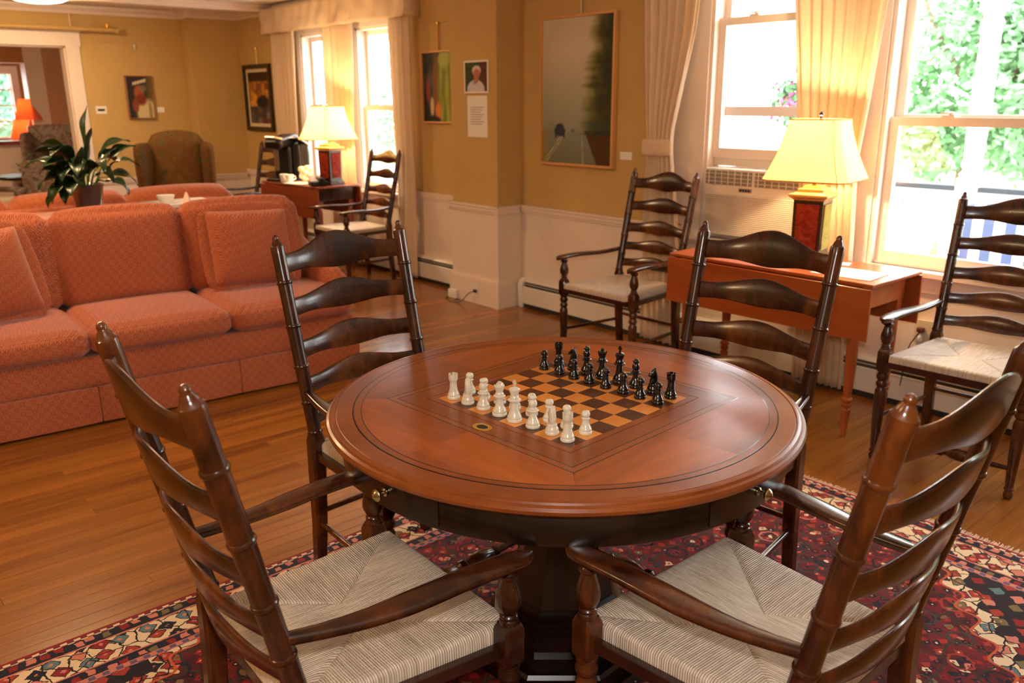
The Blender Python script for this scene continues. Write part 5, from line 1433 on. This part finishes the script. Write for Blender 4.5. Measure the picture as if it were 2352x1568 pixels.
MB().cushion((0.145, 0.03, 0.19), (0.09, 0.17, 0.30), 0.02, n=6).build('water_tank', plain('smoked_tank', rgb(40, 38, 40), 0.15), cm)
MB().cushion((0.145, 0.02, 0.36), (0.10, 0.19, 0.018), 0.006, n=4, M=Matrix.Rotation(radians(-24), 3, 'X')).build('tank_lid', M['metal'], cm)
for k, (x, y) in enumerate(((-0.165, -0.165), (-0.06, -0.17))):
    o = thing('coffee_cup', ['cream cup standing next to the black coffee machine', 'cream cup in front of the pale ruffled bundle'][k], 'cup', on2(x, y), 0.6 + k)
    MB().lathe([(0.022, 0), (0.026, 0.001), (0.036, 0.05), (0.040, 0.076), (0.037, 0.077), (0.032, 0.05), (0.020, 0.010), (0, 0.008)], seg=20).build('cup_body', M['porcelain'], o)
    MB().tube([(0.034, 0, 0.062), (0.058, 0, 0.060), (0.062, 0, 0.036), (0.036, 0, 0.026)], 0.005, 8).build('cup_handle', M['porcelain'], o)
mb = MB()
for k in range(9):
    a = k * 2.4; r = 0.030 + 0.004 * (k % 3)
    mb.cushion((0.035 * cos(a) * (k > 0), 0.03 * sin(a) * (k > 0), 0.035 + 0.012 * k), (0.075, 0.065, 0.05), 0.024, n=5)
tag(mb.build('ruffled_bundle', plain('cream_paper', rgb(244, 230, 196), 0.8), loc=on2(-0.02, -0.02)), 'pale cream ruffled bundle between coffee machine and lamp', 'bundle')
vt = thing('votive', 'red glass cup on a white stand beside the far lamp', 'votive', on2(0.12, 0.10))
MB().lathe([(0.030, 0), (0.032, 0.004), (0.028, 0.03), (0.026, 0.07), (0.030, 0.078)], seg=18).build('stand', M['porcelain'], vt)
MB().lathe([(0.018, 0.079), (0.026, 0.085), (0.034, 0.13), (0.036, 0.14), (0.033, 0.14), (0.02, 0.09), (0, 0.088)], seg=18).build('glass_cup', plain('red_glass', rgb(190, 30, 24), 0.15), vt)
mb = MB(); mb.cushion((0, 0, 0.004), (0.27, 0.19, 0.007), 0.003, n=3)
tag(mb.build('paper_stack', M['paper'], loc=on2(0.06, -0.13), rot=(0, 0, 0.2)), 'pile of white papers on the far coffee table', 'paper')
tl = thing('telephone', 'black desk telephone at the foot of the far lamp', 'telephone', on2(0.37, -0.15), radians(-10))
MB().cushion((0, 0, 0.024), (0.13, 0.15, 0.046), 0.012, n=5).build('phone_base', M['black'], tl)
MB().cushion((0, 0.02, 0.062), (0.17, 0.036, 0.028), 0.012, n=5).build('handset', M['black'], tl)

# papers on the near drop-leaf table
for k, (x, y, w, h, r, lab) in enumerate(((-1.86, 3.66, 0.28, 0.215, 0.05, 'blank white paper sheet on the sunny end of the drop-leaf table'), (-2.02, 3.84, 0.12, 0.08, 0.3, 'small white card beside the lamp foot on the drop-leaf table'))):
    o = MB().cushion((0, 0, 0.001), (w, h, 0.0016), 0.0006, n=2).build('paper_sheet', M['paper'], loc=(x, y, 0.7425), rot=(0, 0, r)); tag(o, lab, 'paper')

# ------------------------------------------------------------------ next room seen through the doorway
FX = -14.6
M['tan'] = plain('tan_paint', rgb(178, 128, 74), 0.7, var=0.05)
ff = struct(MB().span(FX, XW - 0.15, -1.0, 4.6, -0.10, -0.001).build('floor_next_room', M['plank'], smooth=False))
mb = MB(); W0, W1 = 2.18, 2.90
mb.span(FX - 0.15, FX, -1.0, W0, 0, CEIL); mb.span(FX - 0.15, FX, W1, 4.6, 0, CEIL); mb.span(FX - 0.15, FX, W0, W1, 0, 1.02); mb.span(FX - 0.15, FX, W0, W1, 1.92, CEIL)
struct(mb.build('wall_next_room_west', M['tan'], smooth=False))
mb = MB(); mb.span(FX, XW - 0.15, 4.6, 4.75, 0, CEIL); struct(mb.build('wall_next_room_north', M['tan'], smooth=False))
mb = MB(); mb.span(FX, XW - 0.15, -1.15, -1.0, 0, CEIL); struct(mb.build('wall_next_room_south', M['tan'], smooth=False))
struct(MB().span(FX - 0.15, XW - 0.15, -1.15, 4.75, CEIL, CEIL + 0.1).build('ceiling_next_room', M['ceil'], smooth=False))
w6 = shell('window_6')
mb = MB()
mb.span(FX, FX + 0.03, W0 - 0.10, W0, 0.98, 2.02); mb.span(FX, FX + 0.03, W1, W1 + 0.10, 0.98, 2.02); mb.span(FX, FX + 0.035, W0 - 0.10, W1 + 0.10, 1.92, 2.03); mb.span(FX, FX + 0.05, W0 - 0.12, W1 + 0.12, 0.99, 1.02)
mb.build('window_casing', M['white'], w6, smooth=False)
for k in range(3):
    MB().span(FX - 0.06, FX - 0.03, W0 + (W1 - W0) * k / 2 - 0.018, W0 + (W1 - W0) * k / 2 + 0.018, 1.02, 1.92).build('glazing_bar', M['white'], w6, smooth=False)
for k in range(5):
    MB().span(FX - 0.06, FX - 0.031, W0, W1, 1.02 + 0.225 * k - 0.012, 1.02 + 0.225 * k + 0.012).build('glazing_bar', M['white'], w6, smooth=False)
MB().span(FX - 0.048, FX - 0.044, W0, W1, 1.02, 1.92).build('pane', M['glass'], w6, smooth=False)
# white partition column and half wall
hp = struct(MB().span(-13.35, -13.15, 1.2, 2.78, 0, 0.98).build('wall_half', M['white'], smooth=False))
MB().span(-13.40, -13.10, 1.2, 2.80, 0.98, 1.02).build('cap_board', M['cherry2'], hp, smooth=False)
cl = struct(MB().span(-13.38, -13.12, 2.80, 3.02, 0, CEIL).build('trim_4', M['white'], smooth=False))
struct(MB().span(-13.36, -13.14, -1.0, 2.80, 2.02, CEIL).build('wall_next_room_header', M['tan'], smooth=False))
curtain('curtain', 'pale curtain at a side window in the next room', [(2.06, -12.6), (0.05, -12.6)], [(2.06, -11.7), (0.05, -11.7)], 3.42, 6)
o = MB().cushion((0, 0, 0), (1.0, 0.10, 0.34), 0.01, n=4).build('pelmet', M['curtain'], loc=(-12.15, 3.42, 2.24)); tag(o, 'box pelmet above the pale curtain in the next room', 'pelmet')
struct(MB().span(-13.12, XW - 0.15, 3.50, 3.60, 0, CEIL).build('wall_next_room_side', M['white'], smooth=False))
def red_lamp(label, x, y, z, s=1.0):
    L = thing('table_lamp', label, 'lamp', (x, y, z), 0)
    MB().lathe([(0.07 * s, 0), (0.075 * s, 0.015), (0.02 * s, 0.03), (0.05 * s, 0.10), (0.055 * s, 0.16), (0.02 * s, 0.22), (0.012 * s, 0.30 * s)], seg=18).build('lamp_base', plain('amber_ceramic', rgb(170, 84, 40), 0.3), L)
    r0, r1 = 0.185 * s, 0.105 * s
    MB().lathe([(r0, 0.27 * s), (r1, 0.54 * s), (r1 - 0.003, 0.54 * s), (r0 - 0.003, 0.27 * s), (r0, 0.27 * s)], seg=28, cap=False).build('lamp_shade', M['shadeorange'], L)
    MB().lathe([(0.0, 0.30 * s), (0.022, 0.34 * s), (0.025, 0.37 * s), (0, 0.41 * s)], seg=12).build('bulb', emis('lit_bulb_small', (1, 0.7, 0.4, 1), 30), L)
    MB().tube([(0, 0, 0.30 * s), (0, 0, 0.55 * s)], 0.004, 6).build('lamp_stem', M['brass'], L)
    lamp('bulb_light', (x, y, z + 0.45 * s), 7, (1, 0.66, 0.42), 0.02)
red_lamp('lit lamp with orange shade on the half wall of the next room', -13.25, at_x(70, 280, -13.25).y, 1.0205)
red_lamp('second lit lamp with orange shade standing behind the half wall lamp', -13.95, at_x(50, 270, -13.95).y, 0.742)
o = thing('lamp_table', 'small round side table under the second orange lamp in the next room', 'table', (-13.95, at_x(50, 270, -13.95).y, 0))
MB().lathe([(0.24, 0.70), (0.25, 0.71), (0.25, 0.73), (0.24, 0.74)], seg=28).build('table_top', M['cherry2'], o); MB().lathe([(0.16, 0), (0.15, 0.03), (0.025, 0.06), (0.025, 0.70)], seg=16).build('pedestal', M['cherry2'], o)
# upholstered chairs, small table
def side_chair(label, x, y, rz, m):
    c = thing('upholstered_chair', label, 'chair', (x, y, 0.0085), rz, 'upholstered chairs in the next room')
    MB().cushion((0, 0, 0.44), (0.50, 0.50, 0.13), 0.04, 0.01, n=6).build('seat', M['creamweave'], c)
    MB().cushion((0, 0.22, 0.66), (0.50, 0.10, 0.46), 0.04, 0.01, n=6).build('backrest', m, c)
    MB().cushion((0, 0.0, 0.35), (0.47, 0.47, 0.06), 0.01, n=3).build('seat_frame', M['chairdark'], c)
    for a in (-1, 1):
        MB().cushion((a * 0.25, 0.0, 0.58), (0.06, 0.46, 0.06), 0.02, n=4).build('arm', m, c)
        for b in (-1, 1): MB().loft([[(a * 0.21 + i * w, b * 0.21 + j * w, z) for i, j in ((-1, -1), (1, -1), (1, 1), (-1, 1))] for z, w in ((0, 0.014), (0.33, 0.022))]).build('leg', M['chairdark'], c, smooth=False)
        MB().span(a * 0.25 - 0.02, a * 0.25 + 0.02, -0.21, -0.17, 0.40, 0.56).build('arm_post', M['chairdark'], c, smooth=False)
pa, pb, pc = at_x(20, 420, -10.9), at_x(105, 430, -10.4), at_x(115, 380, -11.8)
side_chair('upholstered chair with cream seat seen beyond the doorway casing', -10.7, pa.y - 0.25, radians(130), M['tapestry2'])
side_chair('upholstered chair with dark tapestry back seen behind the potted plant', -10.35, pb.y, radians(70), M['tapestry2'])
wc2 = thing('wing_chair', 'grey-blue tapestry wing chair in the next room behind the plant', 'armchair', (-11.9, at_x(118, 350, -11.9).y, 0.0085), radians(60))
for nm, c, sz in (('seat_base', (0, 0, 0.27), (0.66, 0.64, 0.22)), ('seat_cushion', (0, -0.03, 0.44), (0.52, 0.60, 0.14)), ('backrest', (0, 0.30, 0.80), (0.62, 0.14, 0.86)), ('wing', (-0.31, 0.15, 0.88), (0.08, 0.32, 0.52)), ('wing', (0.31, 0.15, 0.88), (0.08, 0.32, 0.52)), ('arm', (-0.33, -0.08, 0.50), (0.13, 0.58, 0.26)), ('arm', (0.33, -0.08, 0.50), (0.13, 0.58, 0.26))):
    MB().cushion(c, sz, 0.05, 0.01, n=6).build(nm, M['tapestry2'], wc2)
for a in (-1, 1):
    for b in (-1, 1): MB().lathe([(0.014, 0), (0.024, 0.17)], (a * 0.27, b * 0.27, 0), seg=10).build('leg', M['chairdark'], wc2)
tb = thing('round_table', 'small dark round table beside the chairs in the next room', 'table', (-11.15, at_x(72, 352, -11.15).y - 0.05, 0.0085))
MB().lathe([(0.33, 0.66), (0.35, 0.67), (0.35, 0.69), (0.34, 0.70)], seg=32).build('table_top', M['darkwood'], tb); MB().lathe([(0.22, 0), (0.20, 0.03), (0.03, 0.08), (0.03, 0.66)], seg=16).build('pedestal', M['darkwood'], tb)
gp = thing('small_plant', 'low green plant in a dark bowl on the round table', 'plant', (tb.location.x, tb.location.y, 0.709))
MB().lathe([(0.05, 0), (0.10, 0.05), (0.11, 0.07), (0.0, 0.065)], seg=20).build('bowl', M['black'], gp)
mb = MB(); rr = random.Random(9)
for k in range(60):
    a = rr.uniform(0, 2 * pi); r = rr.uniform(0.01, 0.13); z = 0.07 + rr.uniform(0, 0.09) * (1 - r / 0.2)
    d = Vector((cos(a), sin(a), rr.uniform(0.0, 0.6))).normalized(); sd = d.cross(Vector((0, 0, 1))).normalized() * 0.02; p = Vector((r * cos(a), r * sin(a), z))
    mb.add([p, p + d * 0.03 + sd, p + d * 0.07, p + d * 0.03 - sd], [(0, 1, 2, 3)])
o = mb.build('foliage', plain('bright_foliage', rgb(92, 128, 40), 0.6, var=0.3), gp); o['kind'] = 'stuff'
rr_ = MB().cushion((0, 0, 0.004), (2.4, 3.2, 0.007), 0.003, n=3).build('red_rug', plain('red_rug', rgb(150, 50, 40), 0.95, var=0.3, vscale=12), loc=(-11.3, 1.9, 0.0005)); tag(rr_, 'red patterned rug on the floor of the next room', 'rug')
for y in (0.6,): ceiling_lamp('lit milk-glass ceiling lamp in the next room', -11.6, y)

# ------------------------------------------------------------------ outside: porch and garden
M['porch'] = plain('porch_white', rgb(238, 240, 240), 0.6)
M['lawn'] = plain('lawn', rgb(120, 150, 80), 0.95, var=0.3, vscale=3)
struct(MB().span(-60, 30, 7.4, 70, -0.75, -0.65).build('ground', M['lawn'], smooth=False))
struct(MB().span(-16, 8, 4.36, 7.35, -0.30, -0.20).build('floor_porch', plain('porch_boards', rgb(206, 208, 206), 0.6), smooth=False))
struct(MB().span(-60, 30, 11.0, 16.0, -0.649, -0.63).build('driveway', plain('pale_driveway', rgb(214, 212, 206), 0.9), smooth=False))
RYP = 6.95
pc_ = at_y(2262, 250, RYP)
PPX = pc_.x - 0.03
for k, (xa, xb) in enumerate(((-8.2, PPX - 0.08), (PPX + 0.08, 0.6))):
    pr = thing('porch_railing', ['white porch railing with dark cap outside the air conditioner window', 'white porch railing with dark cap right of the porch post'][k], 'railing', ((xa + xb) / 2, RYP, -0.20))
    L = xb - xa
    MB().span(-L / 2, L / 2, -0.045, 0.045, 1.02, 1.06).build('rail_cap', plain('slate_cap', rgb(36, 46, 58), 0.5), pr, smooth=False)
    MB().span(-L / 2, L / 2, -0.025, 0.025, 0.94, 1.0195).build('top_rail', M['porch'], pr, smooth=False); MB().span(-L / 2, L / 2, -0.025, 0.025, 0.08, 0.13).build('bottom_rail', M['porch'], pr, smooth=False)
    n = int(L / 0.13); bal = None
    for i in range(n):
        x = -L / 2 + (i + 0.5) * L / n
        if bal is None: bal = MB().span(-0.02, 0.02, -0.02, 0.02, 0.131, 0.939).build('baluster', M['porch'], pr, smooth=False); o = bal
        else: o = bal.copy(); COL.objects.link(o)
        o.location = (x, 0, 0)
    for x in (-L / 2 + 0.05, L / 2 - 0.05): MB().span(x - 0.03, x + 0.03, -0.03, 0.03, 0.0, 0.079).build('foot_block', M['porch'], pr, smooth=False)
pp = thing('porch_post', 'white turned porch post outside the large window', 'post', (pc_.x - 0.03, RYP, -0.20))
MB().span(-0.075, 0.075, -0.075, 0.075, 0, 1.12).build('post_base', M['porch'], pp, smooth=False)
MB().lathe([(0.075, 1.121), (0.085, 1.15), (0.06, 1.18), (0.08, 1.22), (0.065, 1.26), (0.075, 1.6), (0.065, 2.2), (0.08, 2.24), (0.06, 2.28), (0.075, 2.32)], seg=20).build('post_shaft', M['porch'], pp)
MB().span(-0.075, 0.075, -0.075, 0.075, 2.321, 2.9).build('post_top', M['porch'], pp, smooth=False)
# striped porch chair
pcs = at_y(2300, 545, 6.0)
pch = thing('porch_chair', 'porch chair with blue and white striped cushions outside the large window', 'chair', (pcs.x, 6.0, -0.20), radians(15))
stripe = NT('blue_stripe'); v = stripe.coord('Object', (1, 1, 1)); sp2 = stripe.n('ShaderNodeSeparateXYZ'); stripe.l(v, sp2.inputs[0])
stm = stripe.set(stripe.ramp(stripe.math('FRACT', stripe.math('MULTIPLY', sp2.outputs[0], 7.5)), [(0, rgb(70, 84, 120)), (0.5, rgb(236, 236, 240))], 'CONSTANT'), 0.9)
MB().cushion((0, 0.0, 0.44), (0.54, 0.54, 0.10), 0.04, 0.01, n=6).build('seat_cushion', stm, pch); MB().cushion((0, 0.27, 0.74), (0.54, 0.10, 0.56), 0.04, 0.01, n=6).build('back_cushion', stm, pch)
for a in (-1, 1):
    MB().span(a * 0.29 - 0.02, a * 0.29 + 0.02, -0.26, -0.22, 0, 0.66).build('leg', M['porch'], pch, smooth=False); MB().span(a * 0.29 - 0.02, a * 0.29 + 0.02, 0.26, 0.30, 0, 1.0).build('leg', M['porch'], pch, smooth=False)
    MB().span(a * 0.29 - 0.035, a * 0.29 + 0.035, -0.28, 0.30, 0.661, 0.685).build('arm', M['porch'], pch, smooth=False)
MB().span(-0.27, 0.27, -0.25, 0.28, 0.34, 0.385).build('seat_frame', M['porch'], pch, smooth=False)
# trees: trunk, limbs and a crown of many separate leaves
leafg = []
for nm, c in (('maple_leaves', (106, 150, 104)), ('oak_leaves', (80, 130, 94)), ('pale_leaves', (140, 174, 122))):
    leafg.append(plain(nm, rgb(*c), 0.8, var=0.35, vscale=1.5))
bark = plain('bark', rgb(110, 92, 74), 0.9, var=0.2)
def tree(label, x, y, h, r, k, seed, n=5000):
    T = thing('tree', label, 'tree', (x, y, -0.66), 0, 'garden trees')
    rr = random.Random(seed)
    MB().tube([(0, 0, 0), (0.05, 0, h * 0.35), (0.0, 0.05, h * 0.62)], [0.16, 0.12, 0.07], 10).build('trunk', bark, T)
    mb = MB(); mb.tube([(0.02, 0, h * 0.3), (r * 0.4, 0.1, h * 0.5), (r * 0.75, 0.2, h * 0.6)], [0.06, 0.04, 0.02], 6); mb.tube([(0.02, 0, h * 0.38), (-r * 0.4, -0.1, h * 0.55), (-r * 0.7, 0, h * 0.7)], [0.06, 0.04, 0.02], 6); mb.build('limbs', bark, T)
    mb = MB()
    cl = [(Vector((rr.gauss(0, 0.42), rr.gauss(0, 0.42), rr.uniform(-0.85, 0.8))), rr.uniform(0.22, 0.40)) for _ in range(26)]
    for i in range(n):
        c, s = rr.choice(cl)
        d = Vector((rr.gauss(0, 1), rr.gauss(0, 1), rr.gauss(0, 0.8))).normalized() * s * rr.uniform(0.7, 1.0)
        p = Vector(((c.x + d.x) * r, (c.y + d.y) * r, h * 0.58 + (c.z + d.z) * h * 0.42))
        a = Vector((rr.gauss(0, 1), rr.gauss(0, 1), rr.gauss(0, 1))).normalized(); b = a.orthogonal().normalized(); sz = rr.uniform(0.05, 0.11)
        mb.add([p - a * sz, p + b * sz * 0.5, p + a * sz, p - b * sz * 0.5], [(0, 1, 2, 3)])
    o = mb.build('crown', leafg[k], T, smooth=False); o['kind'] = 'stuff'
tree('bright leafy tree beyond the porch post', -3.0, 13.8, 5.6, 2.0, 0, 1, 9000)
tree('darker leafy tree seen right of the porch post', -0.6, 14.2, 6.0, 2.2, 1, 2, 9000)
tree('slender bright tree beyond the porch railing near the ornamental grass', -4.9, 12.6, 5.6, 1.5, 0, 8, 6500)
tree('pale green tree farther behind the driveway', -5.8, 18.5, 6.0, 2.4, 2, 3)
tree('tall tree outside the air conditioner window', -11.5, 24.0, 6.5, 2.4, 2, 4)
tree('leafy tree beyond the far pair of windows', -21.0, 14.5, 5.0, 1.8, 0, 5)
tree('large tree far across the lawn', -1.5, 21.0, 7.0, 3.2, 1, 6, 9000)
tree('leafy tree outside the small-paned window of the next room', -21.0, 3.4, 4.5, 1.6, 1, 7)
gp_ = at_y(2105, 400, 8.9)
og = thing('ornamental_grass', 'arching ornamental grass beyond the porch railing', 'grass', (gp_.x, 8.9, -0.65))
mb = MB(); rr = random.Random(5)
for k in range(140):
    a = rr.uniform(0, 2 * pi); l = rr.uniform(1.2, 1.9); dr = rr.uniform(0.5, 1.3); p = Vector((0.1 * cos(a), 0.1 * sin(a), 0)); pts = []; el = pi / 2 - 0.15
    for s in range(8):
        pts.append(p.copy()); p = p + Vector((cos(a) * cos(el), sin(a) * cos(el), sin(el))) * (l / 7); el -= dr * 0.26 * (1 + s * 0.25)
    mb.tube(pts, [0.006] * 7 + [0.002], 4)
o = mb.build('blades', plain('grass_blades', rgb(168, 176, 104), 0.8, var=0.2), og); o['kind'] = 'stuff'
hb = thing('hanging_flowers', 'pink flowering plant hanging outside the air conditioner window', 'plant', tuple(at_y(1822, 235, 5.3)))
mb = MB(); mf = MB(); rr = random.Random(8)
for k in range(500):
    d = Vector((rr.gauss(0, 1), rr.gauss(0, 1), rr.gauss(0, 1.1))).normalized() * rr.uniform(0.05, 0.17); a = Vector((rr.gauss(0, 1), rr.gauss(0, 1), rr.gauss(0, 1))).normalized(); b = a.orthogonal().normalized(); s = 0.022
    (mf if k % 5 == 0 else mb).add([d - a * s, d + b * s * 0.7, d + a * s, d - b * s * 0.7], [(0, 1, 2, 3)])
o = mb.build('foliage', leafg[1], hb, smooth=False); o['kind'] = 'stuff'; o = mf.build('blossoms', plain('pink_blossom', rgb(226, 90, 160), 0.7), hb, smooth=False); o['kind'] = 'stuff'
MB().tube([(0, 0, 0.02), (0, 0, 0.9)], 0.004, 6).build('hanger', M['dark'], hb)
